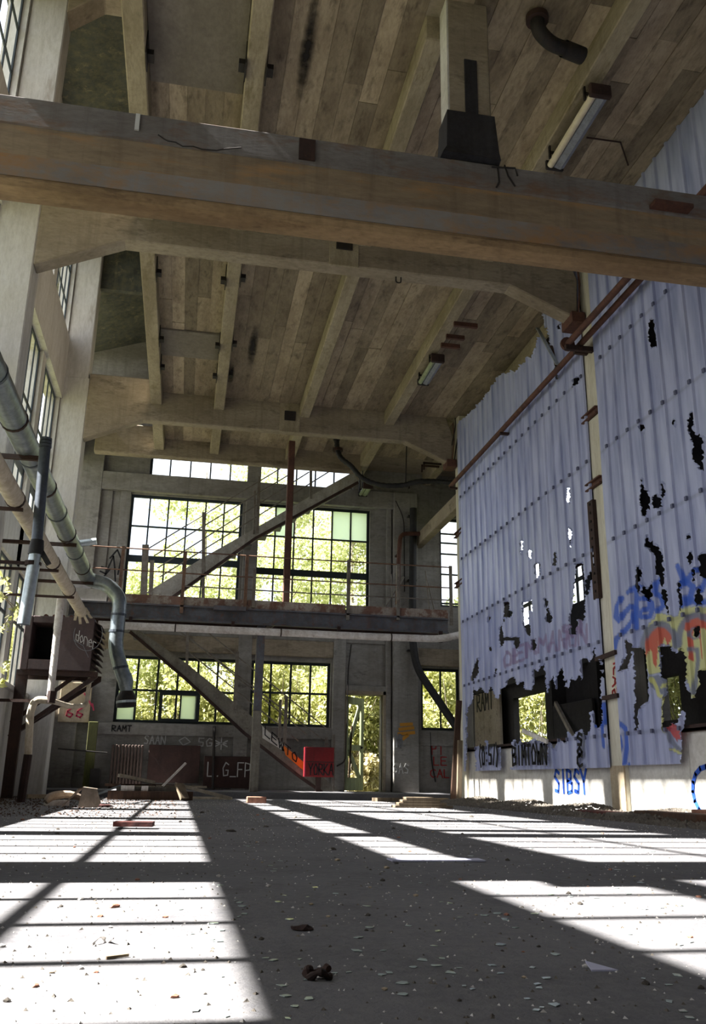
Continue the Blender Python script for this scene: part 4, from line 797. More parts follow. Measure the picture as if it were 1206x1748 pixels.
# white soil pipe
Yw = 12.6
w0 = px(104,1022,Y=Yw); w1 = px(98,1075,Y=Yw); w2 = px(86,1188,Y=Yw); w3 = px(60,1194,Y=Yw); w4 = px(48,1288,Y=Yw)
t = thing('white_pipe', 'white peeling pipe dropping in front of the heater and stepping back to the wall', 'pipe', w4)
MB().tube([tuple(w1), tuple(w0)], .055, 12).build('upper_run', 'lagging_white', t, smooth=True); MB().tube([tuple(w2), tuple(w1)], .048, 12).build('lower_run', 'lagging_white', t, smooth=True)
MB().tube(bend([tuple(px(90,1196,Y=Yw)), tuple(w3), tuple(px(52,1215,Y=Yw)), tuple(w4)], .12), .05, 12).build('offset', 'lagging', t, smooth=True)
MB().tube([tuple(px(89,1180,Y=Yw)), tuple(px(86,1200,Y=Yw))], .062, 10).build('rusty_joint', 'rust_dark', t)
MB().bar((w2[0]-.1,Yw,w2[2]-.07), (-2.7,Yw+.1,w2[2]-.07), .04, .04).build('bracket', 'rust_dark', t)
MB().tube([tuple(w4), (w4[0]-.02,Yw,.0)], .055, 10).build('stand_pipe', 'rust_dark', t)
q = [tuple(px(90,1197,Y=12.6)), tuple(px(120,1206,Y=13.6)), tuple(px(147,1204,Y=14.95)), (px(154,1160,Y=14.95)[0], 14.95, z0+.01)]
pipe('pink_pipe', bend(q, .15), .035, 'lagging', 'thin pinkish pipe curving up beneath the heater')

# ================================================================== ceiling lamps, brackets, hose, pipes
def lamp(x, y0, y1, z, lab, m='tube_lamp', hm='lamp_housing', ztop=7.2):
    t = thing('fluorescent_lamp', lab, 'lamp', (x, y0, z))
    hs_ = MB().prism([(x-.02,z+.02),(x+.05,z),(x+.10,z+.03),(x+.10,z+.12),(x-.03,z+.12)], 'Y', y0, y1).build('housing', hm, t, .004)
    MB().tube([(x-.06,y0-.02,z+.05),(x-.06,y1+.02,z+.05)], .040, 12).build('tube', m, t, smooth=True)
    B(x-.12, x+.11, y0-.06, y0, z-.01, z+.14).build('end_cap', 'rust_dark', hs_, .01); B(x-.11, x+.10, y1, y1+.04, z, z+.12).build('end_cap', 'iron_black', hs_, .01)
    for yy in (y0+.08, y1-.12): MB().box(x-.12, x-.10, yy, yy+.03, z+.05, ztop+.12).box(x-.12, x+.08, yy, yy+.03, z+.12, z+.14).build('hanger_strap', 'iron_black', t)
    return t
lamp(3.72, 6.72, 7.82, 6.99, 'long fluorescent lamp with cream tube hanging under the rib near the concrete post')
lamp(3.76, 12.8, 13.68, 7.02, 'short greenish fluorescent lamp hanging under the rib between the two portals', 'lamp_green', 'lamp_housing')
lamp(3.80, 18.72, 19.29, 6.74, 'fluorescent lamp hanging at the top of the far stair', 'lamp_green', 'lamp_green')
t = thing('ceiling_pipe', 'black cast-iron pipe elbow sticking out of the ceiling', 'pipe', (2.86, 6.35, 7.1))
MB().tube(bend([(2.90,6.30,7.5),(2.90,6.30,7.27),(3.05,6.36,7.2),(3.34,6.42,7.2)], .12), .07, 12).build('elbow', 'iron_black', t, smooth=True)
MB().tube([(2.90,6.30,7.38),(2.90,6.30,7.44)], .11, 14).build('flange', 'rust_dark', t, smooth=True)
MB().tube([(3.2,6.39,7.2),(3.42,6.44,7.2)], .082, 12, caps=False).build('socket', 'iron_black', t, smooth=True)
MB().tube([(3.36,6.425,7.2),(3.38,6.43,7.2)], .066, 12).build('mouth', 'void_black', t)
hp = [px(575,752,Y=17.3), px(577,768,Y=17.3), px(583,782,Y=17.2), px(600,796,Y=17.1), px(614,812,Y=17.0), px(632,823,Y=17.0), px(660,829,Y=16.9), px(690,828,Y=16.9), px(715,822,Y=16.8), px(745,822,Y=16.8), px(768,824,Y=16.7), px(790,820,Y=16.6)]
t = thing('black_hose', 'thick black ribbed hose sagging from the ceiling above the walkway', 'hose', min(hp, key=lambda p: p[2]))
def smooth_path(P, n=5):
    P = [np.array(p, float) for p in P]; P = [2*P[0]-P[1]]+P+[2*P[-1]-P[-2]]; out = []
    for i in range(1, len(P)-2):
        for k_ in range(n):
            u = k_/n; a, b, c, d = P[i-1:i+3]
            out.append(.5*((2*b)+(c-a)*u+(2*a-5*b+4*c-d)*u*u+(3*b-a-3*c+d)*u**3))
    return [tuple(p) for p in out]+[tuple(P[-2])]
sp = smooth_path(hp, 6); MB().tube(sp, [.058 if i % 2 else .050 for i in range(len(sp))], 12).build('hose_body', 'hose_black', t, smooth=True)
MB().tube([tuple(hp[0]), (hp[0][0],17.3,7.49)], .07, 12).build('ceiling_stub', 'iron_black', t); MB().tube([tuple(hp[1]-[0,0,.03]), tuple(hp[1]+[0,0,.03])], .11, 12).build('flange', 'rust_dark', t)
h_ = px(693,826,Y=16.9); MB().tube([(h_[0],16.9,h_[2]),(h_[0]+.03,16.9,7.48)], .012, 6).build('hanger_rod', 'iron_black', t)
# rusty clips beside the first two ribs
CL = [(255,86,'first'),(430,105,'second'),(463,112,'second'),(265,458,'first'),(268,572,'first'),(272,620,'first'),(387,472,'second'),(411,467,'second'),(377,584,'second'),(398,580,'second'),(371,636,'second'),(391,634,'second')]
for i, (x, y, w_) in enumerate(CL):
    p = px(x, y, Z=7.30); rb = RIBS[0] if w_ == 'first' else RIBS[1]; xs = rb[1] if p[0] > (rb[0]+rb[1])/2 else rb[0]; sg = 1 if xs == rb[1] else -1
    mb = MB().box(min(xs,xs+sg*.012), max(xs,xs+sg*.012), p[1]-.13, p[1]+.13, 7.15, 7.42).box(min(xs,xs+sg*.075), max(xs,xs+sg*.075), p[1]-.06, p[1]+.06, 7.20, 7.26)
    mb.build('steel_clip', 'iron_black', ce)
for i, (x, y, L) in enumerate([(792,556,.32),(775,577,.24),(768,592,.26)]):
    p = px(x, y, Z=7.15); B(3.72, 3.78+L, p[1]-.025, p[1]+.025, 7.13, 7.20).build('steel_arm', 'rust', ce)
for i, (x, y, L) in enumerate([(860,796,.30),(735,800,.3),(712,828,.3)]):
    p = px(x if x < 800 else 742, y, Z=7.12); (MB().box(4.9, 5.32, p[1]-.02, p[1]+.02, 7.16, 7.20).box(4.9, 4.93, p[1]-.02, p[1]+.02, 7.02, 7.2).build('cable_bracket', 'rust_dark', ce))
p = px(680,484,Y=10.18); tag(MB().tube(bend([(p[0]-.03,10.18,6.89),(p[0]-.03,10.18,6.79),(p[0]+.04,10.18,6.79),(p[0]+.04,10.18,6.88)], .04), .01, 6).build('hook', 'iron_black'), 'small black wire loop under the nearer roof portal', 'hook')
for i, P in enumerate([[(850,285),(853,310),(848,320)], [(862,282),(868,300),(880,318)], [(840,285),(880,287),(884,300)]]):
    tag(MB().tube([tuple(px(x, y, Y=6.302)) for x, y in P], .008, 5).build('wire', 'iron_black'), 'thin black wire hanging on the big beam beside the tar collar', 'wire', 'wires at the tar collar')
for i, P in enumerate([[(775,700),(778,725),(772,760)], [(785,706),(782,745),(776,785)], [(800,700),(797,712),(786,722)]]):
    tag(MB().tube(smooth_path([px(x, y, Y=15.95) for x, y in P], 4), .012, 5).build('cable', 'iron_black'), 'black cable hanging at the right end of the farther roof portal', 'cable', 'cables at the far portal')
tag(MB().tube([tuple(px(1002,235,Z=7.44)), tuple(px(1018,237,Z=7.44)), tuple(px(1060,243,Z=7.44)), tuple(px(1073,282,Z=7.44))], .010, 5).build('conduit', 'rust_dark'), 'thin bent conduit on the ceiling beside the long fluorescent lamp', 'conduit')
# rusty pipes on the plastic wall
t = thing('rusty_pipe', 'long rusty pipe running high along the plastic sheeting', 'pipe', (4.93, 6.7, 5.95))
MB().tube([(4.92,3.2,6.04),(4.92,10.2,6.01),(4.92,15.95,5.98)], .042, 10).build('run', 'rust', t, smooth=True)
for yb in (7.8, 10.05, 13.0, 15.9): MB().box(4.88, 5.04 if yb != 10.05 else 5.08, yb-.03, yb+.03, 6.04-(yb-3.2)*.0047-.075, 6.04-(yb-3.2)*.0047-.038).build('pipe_shoe', 'rust_dark', t)
e = px(970,587,X=4.74)
t = thing('rusty_pipe', 'short rusty pipe ending in a round flange above the white column', 'pipe', (4.74, 9.9, 5.9))
MB().tube([(4.74,3.2,5.985), tuple(e)], .045, 10).build('run', 'rust', t, smooth=True)
MB().tube([(e[0],e[1]-.01,e[2]),(e[0],e[1]+.03,e[2]-.002)], .10, 14).build('flange', 'rust', t, smooth=True)
MB().box(4.68,5.08,9.86,9.92,e[2]-.11,e[2]-.04).build('wall_bracket', 'rust_dark', t)
a = px(918,560,X=5.0); b = px(952,622,X=4.90); tag(MB().bar(a, b, .05, .02).build('plastic_strip', 'galv_bright'), 'bent pale plastic strip dangling from the torn top of the sheeting', 'strip')
a = px(942,590,X=5.0); b = px(950,625,X=5.005); tag(MB().bar(a, b, .04, .01).build('plastic_strip', 'wood_dark'), 'narrow brown strip behind the dangling pale plastic strip', 'strip')
# red letters on the white column
zc_ = px(1040,1175,X=5.07)
ribbon(word('SASMA', 0, 0, .11, .14, .2), (5.068, 10.02, zc_[2]-.12), (0,-.25,1), (0,-1,0), .022, 'paint_red', bpy.data.objects['wall_column'])
zz = px(960,1355,X=5.125); ribbon([[(x*.17, y*.3) for x, y in st] for st in word('SiBSY'.replace('i','I'), 0, 0, 1, 1, .25)], (5.125, px(948,1350,X=5.125)[1], .22), (0,-1,0), (0,0,1), .045, 'paint_blue', wr)
c_ = px(1200,1345,X=5.125); ribbon([[(.28*math.cos(a_/8*math.pi), .24*math.sin(a_/8*math.pi)) for a_ in range(17)]], (5.125, c_[1]-.1, .28), (0,-1,0), (0,0,1), .05, 'paint_blue', wr)
a = px(845,1212,X=6.58); b = px(815,1260,X=6.58)
# boards behind the torn sheeting
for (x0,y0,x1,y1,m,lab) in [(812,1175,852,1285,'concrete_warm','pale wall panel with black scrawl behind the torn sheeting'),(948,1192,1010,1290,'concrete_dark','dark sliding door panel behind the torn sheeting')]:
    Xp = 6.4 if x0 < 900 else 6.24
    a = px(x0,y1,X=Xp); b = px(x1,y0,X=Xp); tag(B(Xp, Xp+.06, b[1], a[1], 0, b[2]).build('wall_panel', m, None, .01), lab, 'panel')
a_ = px(815,1215,X=6.392); ribbon(word('RAMT', 0, 0, .22, .38, .25), (6.392, a_[1], a_[2]), (0,-1,0), (0,0,1), .04, 'paint_black', bpy.data.objects['wall_panel'])
b = px(949,1200,X=6.21); a = px(1042,1380,X=5.9); a[2] = .035; tag(MB().bar(a, b, .05, .07).build('timber_lath', 'wood_pale'), 'pale timber lath leaning behind the torn sheeting', 'lath')
a = px(893,1247,X=5.0); b = px(935,1266,X=5.0); tag(MB().bar(a, b, .03, .06).build('plastic_strip', 'lagging_white'), 'pale plastic strip lying over the torn edge of the low sheeting', 'strip')
# planks leaning at the far white column
a = px(775,1362,Z=0); a[1] = 15.55; 
for (x0,y0,x1,y1,Y,m,wd,lab) in [(774,1364,784,1196,15.5,'wood_dark',.10,'tall dark plank leaning against the far white column'), (784,1369,786,1264,15.2,'wood',.08,'shorter pale timber standing beside the dark leaning plank')]:
    a = px(x0,y0,Y=Y); b = px(x1,y1,Y=Y+.1); a[2] = 0; tag(MB().bar(a, b, wd, .06, (0,1,0)).build('plank', m), lab, 'plank')

# black tags on the low remnants of sheeting
for txt, x0, y0, x1, y1, hh in (('(0:57)',818,1306,852,1304,.30), ('BIMTOWN',876,1306,934,1303,.27)):
    a = px(x0, y0, X=5.0); b = px(x1, y1, X=5.0); n_ = len(txt)*1.25-.25
    ribbon(word(txt, 0, 0, (a[1]-b[1])/n_, hh, .25), (5.0, a[1], a[2]), (0,-1,0), (0,0,1), .045, 'paint_black', wr)
for i, ch in enumerate('SoC'):
    a = px(986, 1266+i*18, X=5.0); ribbon(word(ch, 0, 0, .15, .15), (5.0, a[1], a[2]-.05), (0,-1,0), (0,0,1), .04, 'paint_black', wr)

# ================================================================== debris on the floor
def lump(seed, n=1, sq=(1,1,.6)):
    import bmesh
    r = random.Random(seed); bm = bmesh.new(); bmesh.ops.create_icosphere(bm, subdivisions=n, radius=1)
    for v in bm.verts: f = r.uniform(.65, 1.15); v.co = Vector((v.co.x*f*sq[0], v.co.y*f*sq[1], max(v.co.z*f*sq[2], -.3*sq[2])))
    me = bpy.data.meshes.new('lump'); bm.to_mesh(me); bm.free(); return me
def obj_me(name, me, m, loc, rot=(0,0,0), sc=1.):
    me = me.copy() if me.users and me.materials and me.materials[0] != MATS[m] else me
    if not me.materials: me.materials.append(MATS[m])
    o = bpy.data.objects.new(name, me); C.objects.link(o); o.location = [float(c) for c in loc]; o.rotation_euler = rot; o.scale = (sc,)*3 if not isinstance(sc, tuple) else sc
    return o
def fl_pt(x, y, z=0): return px(x, y, Z=z)
def ground(P):
    return 0.11 if P[1] > 16.5 else 0.
# specific pieces
for x, y, s, m, lab, cat, sq, sd in [
  (516,1588,.030,'rust_dark','dark twisted lump lying in the shaded strip of floor','lump',(1.4,.9,.6),3),
  (196,1549,.022,'brick_red','reddish brick chip lying in the sunlit patch','brick chip',(1.3,.9,.6),4),
  (455,1412,.03,'rubble_dark','small dark stone in the shade beside the sun patch','stone',(1,1,.6),5),
  (568,1451,.028,'rubble_dark','small dark stone between the two sun patches','stone',(1.2,.8,.6),6),
  (345,1388,.05,'rubble_dark','dark clod at the edge of the far sun patch','clod',(1.2,.8,.5),8),
  (395,1420,.05,'rubble_dark','dark clod on the shaded floor behind the sun patch','clod',(1.2,.8,.5),9)]:
    p = fl_pt(x, y); tag(obj_me('rubble', lump(sd, 2, sq), m, (p[0], p[1], s*.09), (0,0,sd), s*.62), lab, cat)
p = fl_pt(543,1670); t = thing('rusty_ring', 'rusty broken ring with a pale stone, on the shaded floor', 'ring', (p[0], p[1], 0))
MB().tube([(p[0]+.021*math.cos(a), p[1]+.024*math.sin(a), .009+.005*math.sin(3*a)) for a in np.linspace(.3, 5.7, 18)], [.006+.002*math.sin(i*2.3) for i in range(18)], 8).build('ring', 'rust_dark', t, smooth=True)
o = obj_me('stone', lump(12, 2, (1,1,.8)), 'lagging_white', (.006, -.006, .003), (0,0,1), .008); o.parent = t
p = fl_pt(178,1610); tag(MB().tube([(p[0]+.032*u-.01, p[1]+.02*math.sin(u*5), .007+.005*math.cos(u*7)) for u in np.linspace(-.8,.9,12)], [.0035+.002*math.sin(i) for i in range(12)], 6).build('curled_scrap', 'lagging_white', None, smooth=True), 'curled pale scrap lying in the bright sun patch', 'scrap')
p = fl_pt(205,1636); tag(MB().bar((p[0]-.025,p[1]-.01,.003),(p[0]+.015,p[1]+.01,.004),.005,.005).build('stick', 'wood'), 'short stick lying on a mullion shadow in the sun', 'stick')
p = fl_pt(1028,1658); tag(MB().add([(p[0]-.02,p[1],.003),(p[0]+.03,p[1]-.005,.003),(p[0]-.018,p[1]+.03,.013),(p[0]-.02,p[1],0),(p[0]+.03,p[1]-.005,0),(p[0]-.018,p[1]+.03,.010)], [(0,1,2),(5,4,3),(0,3,4,1),(1,4,5,2),(2,5,3,0)]).build('torn_scrap', 'plastic_scrap'), 'pale triangular plastic scrap on the shaded floor', 'scrap')
p = fl_pt(772,1470); tag(B(p[0]-.28, p[0]+.14, p[1]-.05, p[1]+.06, .002, .008).build('paper_sheet', 'plastic_scrap'), 'flat lilac sheet lying at the edge of the sunlit patch', 'sheet')
p = fl_pt(1040,1483); 
# stack of old wood in front of the walkway, small block beside it
p = fl_pt(724,1379); t = thing('wood_offcuts', 'low stack of weathered wood offcuts on the floor before the walkway', 'offcuts', (p[0], p[1], 0))
for k_ in range(4): B(p[0]-.42+k_*.05, p[0]+.38-k_*.09, p[1]-.1, p[1]+.12, .035*k_, .035*k_+.032).build('offcut', 'wood', t, .004)
p = fl_pt(440,1371); tag(B(p[0]-.16,p[0]+.12,p[1]-.08,p[1]+.08,0,.09).build('wood_block', 'brick_red', None, .008), 'reddish block on the floor in front of the grey column', 'block')
# timber heap on the left
HEAP = [((-.94,14.95,.36),(-.40,15.25,.255),.10,.05,'plank','wood_pale','pale board lying on top of the timber heap, one end raised'),
 ((-.25,14.95,.20),(.09,15.0,.565),.08,.03,'plank','lagging_white','white lath sticking up from the timber heap'),
 ((-1.06,14.62,.065),(.23,14.66,.065),.10,.13,'plank','wood_dark','long dark beam at the front of the timber heap'),
 ((-1.16,15.20,.209),(-.05,15.22,.209),.12,.04,'plank','wood_dark','dark plank lying across the back of the timber heap'),
 ((-.06,14.90,.24),(.84,14.85,.03),.12,.05,'plank','wood_pale','pale bent plank sliding off the right of the heap'),
 ((.11,14.42,.02),(.01,14.57,.24),.14,.05,'plank','wood','short upright timber leaning at the front of the heap'),
 ((-.35,15.03,.204),(.45,15.11,.20),.05,.03,'lath','wood_pale','thin pale lath lying across the timber heap'),
 ((-1.36,15.0,.02),(-.90,15.0,.205),.06,.03,'plank','galv','thin grey metal strip at the left of the heap'),
 ((-.87,14.65,.169),(-.67,14.65,.169),.09,.08,'block','lagging_white','white block lying on the front beam of the heap'),
 ((.24,15.6,.02),(.90,15.62,.02),.06,.04,'plank','lagging','rounded pale pole lying beyond the heap'),
 ((-.75,14.90,.199),(-.36,14.88,.199),.05,.02,'lath','wood_pale','splintered pale strip lying flat on the heap'),
 ((-.56,14.65,.169),(-.46,14.65,.169),.08,.08,'block','lagging_white','small white block on the front beam of the heap')]
for A, Bq, wd, h, nm, m, lab in HEAP: tag(MB().bar(A, Bq, wd, h).build(nm, m), lab, 'timber')
MB().box(-.95, .02, 14.80, 15.32, 0, .19).build('rubble_bed', 'rubble_dark')
tag(bpy.data.objects['rubble_bed'], 'flat dark bed of boards under the timber heap', 'rubble')
# crumpled card and cloth
p = fl_pt(132,1378); 
t = thing('cardboard', 'crumpled beige cardboard sheets folded up like a tent', 'cardboard', (p[0], p[1], 0))
MB().add([(p[0]-.16,p[1]-.1,0),(p[0]+.0,p[1]-.12,.20),(p[0]+.02,p[1]+.18,.21),(p[0]-.2,p[1]+.15,0),(p[0]-.15,p[1]-.1,0),(p[0]+.01,p[1]-.12,.19),(p[0]+.03,p[1]+.18,.20),(p[0]-.19,p[1]+.15,0)], [(0,1,2,3),(7,6,5,4),(0,4,5,1),(2,6,7,3)]).build('flap', 'card', t)
MB().add([(p[0]+.02,p[1]-.14,.0),(p[0]+.05,p[1]-.12,.22),(p[0]+.2,p[1]-.05,.2),(p[0]+.26,p[1]-.08,.05),(p[0]+.22,p[1]-.1,0),(p[0]+.05,p[1]+.1,.22),(p[0]+.2,p[1]+.12,.2)], [(0,1,2,3,4),(1,5,6,2)]).build('flap', 'card', t)
MB().tube(smooth_path([(p[0]-.36,p[1]+.1,.05),(p[0]-.3,p[1]+.15,.11),(p[0]-.12,p[1]+.2,.13),(p[0]+.05,p[1]+.25,.08)],4), [.03,.04,.045,.05,.05,.05,.05,.045,.045,.04,.04,.035,.03], 8).build('rolled_sheet', 'card', t, smooth=True)
p2_ = fl_pt(163,1377); MB().add([(v.co.x*.2+p2_[0], v.co.y*.15+p2_[1], max(v.co.z*.07,0)) for v in lump(31,2).vertices], [tuple(f.vertices) for f in lump(31,2).polygons]).build('dark_rag', 'cloth_dark', None, smooth=True)
tag(bpy.data.objects['dark_rag'], 'dark red rag lying beside the crumpled cardboard', 'rag')
for i, (x0,y0,x1,y1,m,lab) in enumerate([(12,1348,100,1356,'wood_dark','dark board lying along the foot of the left wall'), (20,1347,34,1352,'lagging_white','small white box against the left wall'), (75,1372,118,1378,'lagging_white','crumpled pale sheet lying left of the cardboard'), (195,1410,262,1418,'cloth_dark','reddish rotten board lying in the sunlit patch'), (45,1362,85,1364,'plaster_cream','pale flat board on the shaded floor by the left wall'), (640,1366,760,1370,'wood','long flat timber lying before the far doorway')]):
    a = fl_pt(x0, (y0+y1)/2); b = fl_pt(x1, (y0+y1)/2); tag(MB().bar((a[0],a[1],.03),(b[0],b[1]-.05,.03),.16 if i else .12,.06 if i != 3 else .03).build('floor_board', m), lab, 'board')
for i, (x0,y0,x1,y1,h,m,lab) in enumerate([(1105,1388,1206,1398,.09,'wood_dark','dark broken board against the foot of the white wall'), (1160,1378,1230,1384,.12,'brick_red','reddish board leaning at the foot of the white wall'), (1075,1396,1103,1398,.06,'rubble_dark','dark angular scrap lying before the white wall'), (1000,1376,1070,1378,.05,'cloth_dark','thin red-brown strip along the base of the ochre column')]):
    a = px(x0, y0, X=4.75-.1*(i==2)); b = px(x1, y1, X=4.7-.1*(i==2)); tag(B((4.60,4.87,4.38,4.60)[i], (4.85,5.06,4.58,4.85)[i], min(a[1],b[1]), max(a[1],b[1]), 0, h).build('scrap_board', m, None, .01), lab, 'board')
tag(B(4.8,5.04,14.9,15.5,0,.06).build('timber_sill', 'wood', None, .008), 'short timber sill lying at the foot of the far white column', 'timber')
# scattered shards and stones: individuals sharing a few meshes
def shard_mesh(seed):
    r = random.Random(seed); n = r.choice((4,5,6)); pts = [(math.cos(2*math.pi*i/n+r.uniform(-.3,.3))*r.uniform(.5,1), math.sin(2*math.pi*i/n+r.uniform(-.3,.3))*r.uniform(.35,.8)) for i in range(n)]
    me = bpy.data.meshes.new('shard'); v = [(x,y,0) for x,y in pts]+[(x,y,.08) for x,y in pts]
    me.from_pydata(v, [], [tuple(range(n-1,-1,-1)), tuple(range(n,2*n))]+[(i,(i+1)%n,(i+1)%n+n,i+n) for i in range(n)]); me.materials.append(MATS['shard_glass']); return me
SH = [shard_mesh(i) for i in range(6)]; ST = []
for i in range(5): m_ = lump(50+i, 1); m_.materials.append(MATS[('rubble_dark','plaster_cream','brick_red','rubble_dark','concrete_pale')[i]]); ST.append(m_)
r = random.Random(11)
for k_ in range(130):
    xx, yy = r.uniform(300, 1180), 1440+300*r.random()**1.3
    p = fl_pt(xx, yy); o = obj_me('glass_shard', SH[k_%6], 'shard_glass', (p[0], p[1], .001), (0,0,r.uniform(0,6)), r.uniform(.005,.012)*(1+.25*p[1]))
    tag(o, 'small broken glass shard lying flat on the dusty floor', 'glass shard', 'glass shards scattered over the floor')
for k_ in range(120):
    xx, yy = r.uniform(0, 1200), 1385+330*r.random()**1.8
    p = fl_pt(xx, yy); s = r.uniform(.002,.006)*(1+.35*p[1]); nm = ('dark','pale plaster','red brick','dark','pale concrete')[k_%5]
    o = obj_me('pebble', ST[k_%5], 'rubble_dark', (p[0], p[1], s*.15), (0,0,r.uniform(0,6)), s)
    tag(o, 'small %s crumb scattered on the dusty floor' % nm, 'crumb', 'crumbs scattered over the floor, ' + nm)
# uncountable grit, and the berm of fine rubble along the walls
def grit(name, n, fx, fy, smin, smax, m, lab, hz=None):
    g = np.random.default_rng(5); P = np.c_[fx(g, n), fy(g, n)]; s = g.uniform(smin, smax, n)*(1+.05*np.abs(P[:,1])); h = (hz(P) if hz else np.zeros(n))
    base = np.array([(1,0,0),(-.5,.87,0),(-.5,-.87,0),(0,0,.8)]); an = g.uniform(0, 6.28, n); c_, s_ = np.cos(an), np.sin(an)
    V_ = np.zeros((n,4,3)); sc = g.uniform(.6, 1.3, (n,4)); 
    V_[:,:,0] = (base[:,0]*c_[:,None]-base[:,1]*s_[:,None])*s[:,None]*sc+P[:,:1]; V_[:,:,1] = (base[:,0]*s_[:,None]+base[:,1]*c_[:,None])*s[:,None]*sc+P[:,1:2]; V_[:,:,2] = base[:,2]*s[:,None]+h[:,None]
    F_ = np.array([(0,1,3),(1,2,3),(2,0,3)])[None]+np.arange(n)[:,None,None]*4
    me = bpy.data.meshes.new(name); me.from_pydata(V_.reshape(-1,3).tolist(), [], F_.reshape(-1,3).tolist()); me.materials.append(MATS[m])
    o = bpy.data.objects.new(name, me); C.objects.link(o); o['kind'] = 'stuff'; tag(o, lab, 'grit'); return o
grit('floor_grit', 9000, lambda g, n: g.uniform(-2.6, 5.0, n), lambda g, n: 1.2+14*g.random(n)**1.9, .0015, .0052, 'concrete_pale', 'fine pale grit strewn over the whole floor')
grit('floor_dirt', 7000, lambda g, n: g.uniform(-2.6, 5.0, n), lambda g, n: 1.2+14*g.random(n)**1.7, .0015, .006, 'rubble_dark', 'fine dark dirt crumbs strewn over the whole floor')
bm_ = lambda P: .10*np.clip(1-np.abs(P[:,0]-4.98)/.75, 0, 1)*(.6+.4*np.sin(P[:,1]*3.1))
grit('wall_rubble', 7000, lambda g, n: 5.08-.95*g.random(n)**1.6, lambda g, n: g.uniform(6, 15.6, n), .008, .028, 'rubble_dark', 'dark rubble strewn along the foot of the white wall', bm_)
grit('corner_rubble', 2200, lambda g, n: -2.6+2.6*g.random(n)**1.6, lambda g, n: g.uniform(8, 16, n), .003, .012, 'wood_dark', 'dark litter strewn over the floor by the left wall')

# ================================================================== planting outside
def foliage(centres, radii, n, size, m, name, parent, seed):
    g = np.random.default_rng(seed); k_ = len(centres); idx = g.integers(0, k_, n); u = g.normal(size=(n,3)); u /= np.linalg.norm(u, axis=1)[:,None]; rr = g.random(n)**(1/2.2)
    P = np.array(centres)[idx]+u*rr[:,None]*np.array(radii)[idx]; P[:,2] = np.maximum(P[:,2], -.3)
    a = g.normal(size=(n,3)); a /= np.linalg.norm(a, axis=1)[:,None]; b = np.cross(a, g.normal(size=(n,3))); b /= np.linalg.norm(b, axis=1)[:,None]
    s = size*g.uniform(.6, 1.3, n)[:,None]
    V_ = np.stack([P-a*s, P+b*s*.5, P+a*s, P-b*s*.5], 1).reshape(-1,3); o0 = np.array(ORG[parent.name])
    me = bpy.data.meshes.new(name); me.from_pydata((V_-o0).tolist(), [], np.arange(4*n).reshape(-1,4).tolist()); me.materials.append(MATS[m])
    o = bpy.data.objects.new(name, me); C.objects.link(o); o.parent = parent; o['kind'] = 'stuff'; return o
def bush(x, y, h, rad, seed, lab, group, m='leaf_fresh', n=2600, size=.07):
    r_ = random.Random(seed); t = thing('bush', lab, 'bush', (x, y, -.32), group)
    cs = [(x+r_.uniform(-.6,.6)*rad, y+r_.uniform(-.5,.5)*rad, h*r_.uniform(.05,.9)) for _ in range(12)]
    foliage(cs, [(rad*.55, rad*.5, h*.26)]*12, int(n*2.6), size, m, 'leaves', t, seed)
    mb = MB()
    for _ in range(26):
        a = r_.uniform(0, 6.28); l_ = r_.uniform(.3,1); e_ = (x+math.cos(a)*rad*l_, y+math.sin(a)*rad*l_, h*r_.uniform(.4,1.05)); b0 = (x+math.cos(a)*rad*.4*l_, y+math.sin(a)*rad*.4*l_, -.3); mid = ((b0[0]+e_[0])/2+r_.uniform(-.15,.15), (b0[1]+e_[1])/2, (b0[2]+e_[2])/2+.2)
        mb.tube([b0, mid, e_], [.018,.013,.007], 4)
    mb.build('stems', 'bark', t, kind='stuff'); return t
def tree(x, y, h, rad, seed, lab, n=11000, size=.075, lean=0):
    r_ = random.Random(seed); t = thing('birch_tree', lab, 'tree', (x, y, -.32), 'birches beyond the far wall')
    trunk = [(x, y, -.32), (x+lean*.3, y, h*.35), (x+lean*.7, y+.1, h*.7), (x+lean, y, h)]
    MB().tube(trunk, [.11,.09,.06,.02], 8).build('trunk', 'bark', t, smooth=True)
    cs = []; mb = MB()
    for _ in range(22):
        z = h*r_.uniform(.28,1); a = r_.uniform(0,6.28); l_ = rad*r_.uniform(.3,1)*(1.1-.6*z/h); c = (x+lean*z/h+math.cos(a)*l_, y+math.sin(a)*l_, z-.2); cs.append(c)
        mb.tube([(x+lean*z/h, y, z-.5), ((c[0]+x+lean*z/h)/2, (c[1]+y)/2, z), c], [.03,.02,.01], 4)
    mb.build('branches', 'bark', t, kind='stuff')
    foliage(cs, [(rad*.30, rad*.30, h*.075)]*22, n, size, 'leaf_birch', 'leaves', t, seed); return t
for i, x in enumerate((-4.4,-2.6,-1.0,.6,2.2,3.7,5.2,6.9,8.8)):
    bush(x, 22.3+.5*math.sin(i*2.1), 3.1+.4*math.cos(i*1.7), 1.25, 100+i, 'dense sunlit bush crowding behind the far lower windows', 'bushes behind the far wall', n=3600)
for i, x in enumerate((-5.5,-2.9,-.3,2.4,5.0,7.8)):
    bush(x, 24.6+.6*math.cos(i*1.9), 4.4+.4*math.sin(i*2.7), 1.7, 140+i, 'tall bush filling the gap between the birches', 'taller bushes between the birches', m='leaf_fresh' if i%2 else 'leaf_birch', n=4800, size=.075)
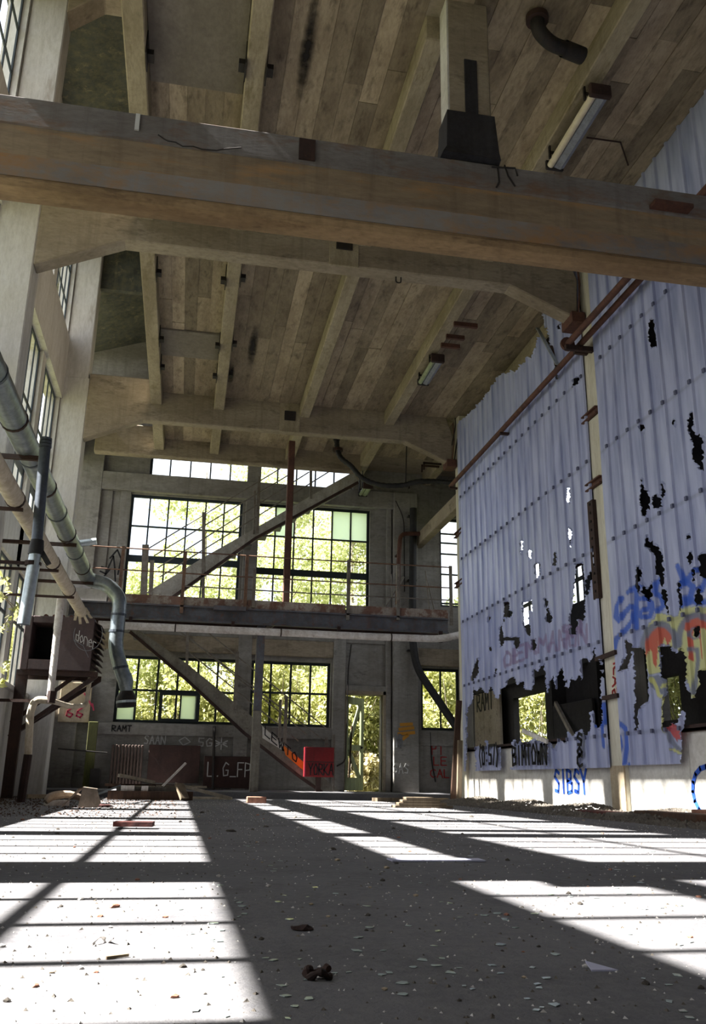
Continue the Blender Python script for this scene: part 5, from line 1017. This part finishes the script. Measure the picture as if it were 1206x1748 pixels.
for i, (x, y, h, rad, ln_) in enumerate([(-2.4,27.5,7.2,1.9,.3),(.6,26.6,9.6,2.4,-.4),(2.9,27.6,8.8,2.3,.3),(5.0,26.2,8.4,2.0,-.2),(-5.2,28.5,8.6,2.2,.2),(7.6,28.0,7.6,2.0,0),(1.7,31,11.5,2.8,.2),(4.6,31.5,10.5,2.6,-.3)]):
    tree(x, y, h, rad, 200+i, ('slender birch rising behind the upper far windows' if h < 9 else 'tall birch rising above the others behind the far wall'), lean=ln_)
for i, (y, h) in enumerate(((11.0,2.4),(13.2,4.6),(15.3,3.0),(17.0,5.4),(19.0,4.5))):
    bush(9.4+.4*math.sin(i), y, h, 1.3, 300+i, 'bush outside seen through the torn plastic sheeting', 'bushes outside the right wall', n=3200)
for i, (y, h) in enumerate(((9.5,2.0),(12.0,2.3),(14.2,2.0),(16.4,2.6),(18.8,3.4),(21.5,5.0))):
    bush(-5.0-.5*math.sin(i*2)-(2.6 if i == 5 else 0), y, h, 1.2, 330+i, 'low bush growing outside the left windows', 'bushes outside the left wall', n=2600)
bush(.2, 21.0, .8, .6, 360, 'low dry undergrowth outside the far wall', 'dry undergrowth', 'leaf_dry', 1200, .08); bush(4.0, 21.3, 1.0, .7, 361, 'dry brush growing right outside the far doorway', None, 'leaf_dry', 2000, .08)
# vine hanging in at the left window
t = thing('vine', 'thin leafy vine growing in through the left window', 'vine', (-2.55, 11.3, 1.7))
vp = [px(x, y, X=-2.35) for x, y in ((0,985),(10,990),(18,1010),(8,1020),(22,1040),(12,1060),(4,1075))]
MB().tube(smooth_path(vp, 4), .007, 5).build('stem', 'bark', t); vp2 = [px(x, y, X=-2.35) for x, y in ((0,1015),(25,1035),(33,1050),(12,1070))]; MB().tube(smooth_path(vp2, 4), .006, 5).build('stem', 'bark', t)
foliage([tuple(v) for v in vp+vp2]+[tuple(px(8,1140,X=-2.4)), tuple(px(4,1165,X=-2.4))], [(.06,.1,.08)]*13, 90, .05, 'leaf_fresh', 'leaves', t, 9)
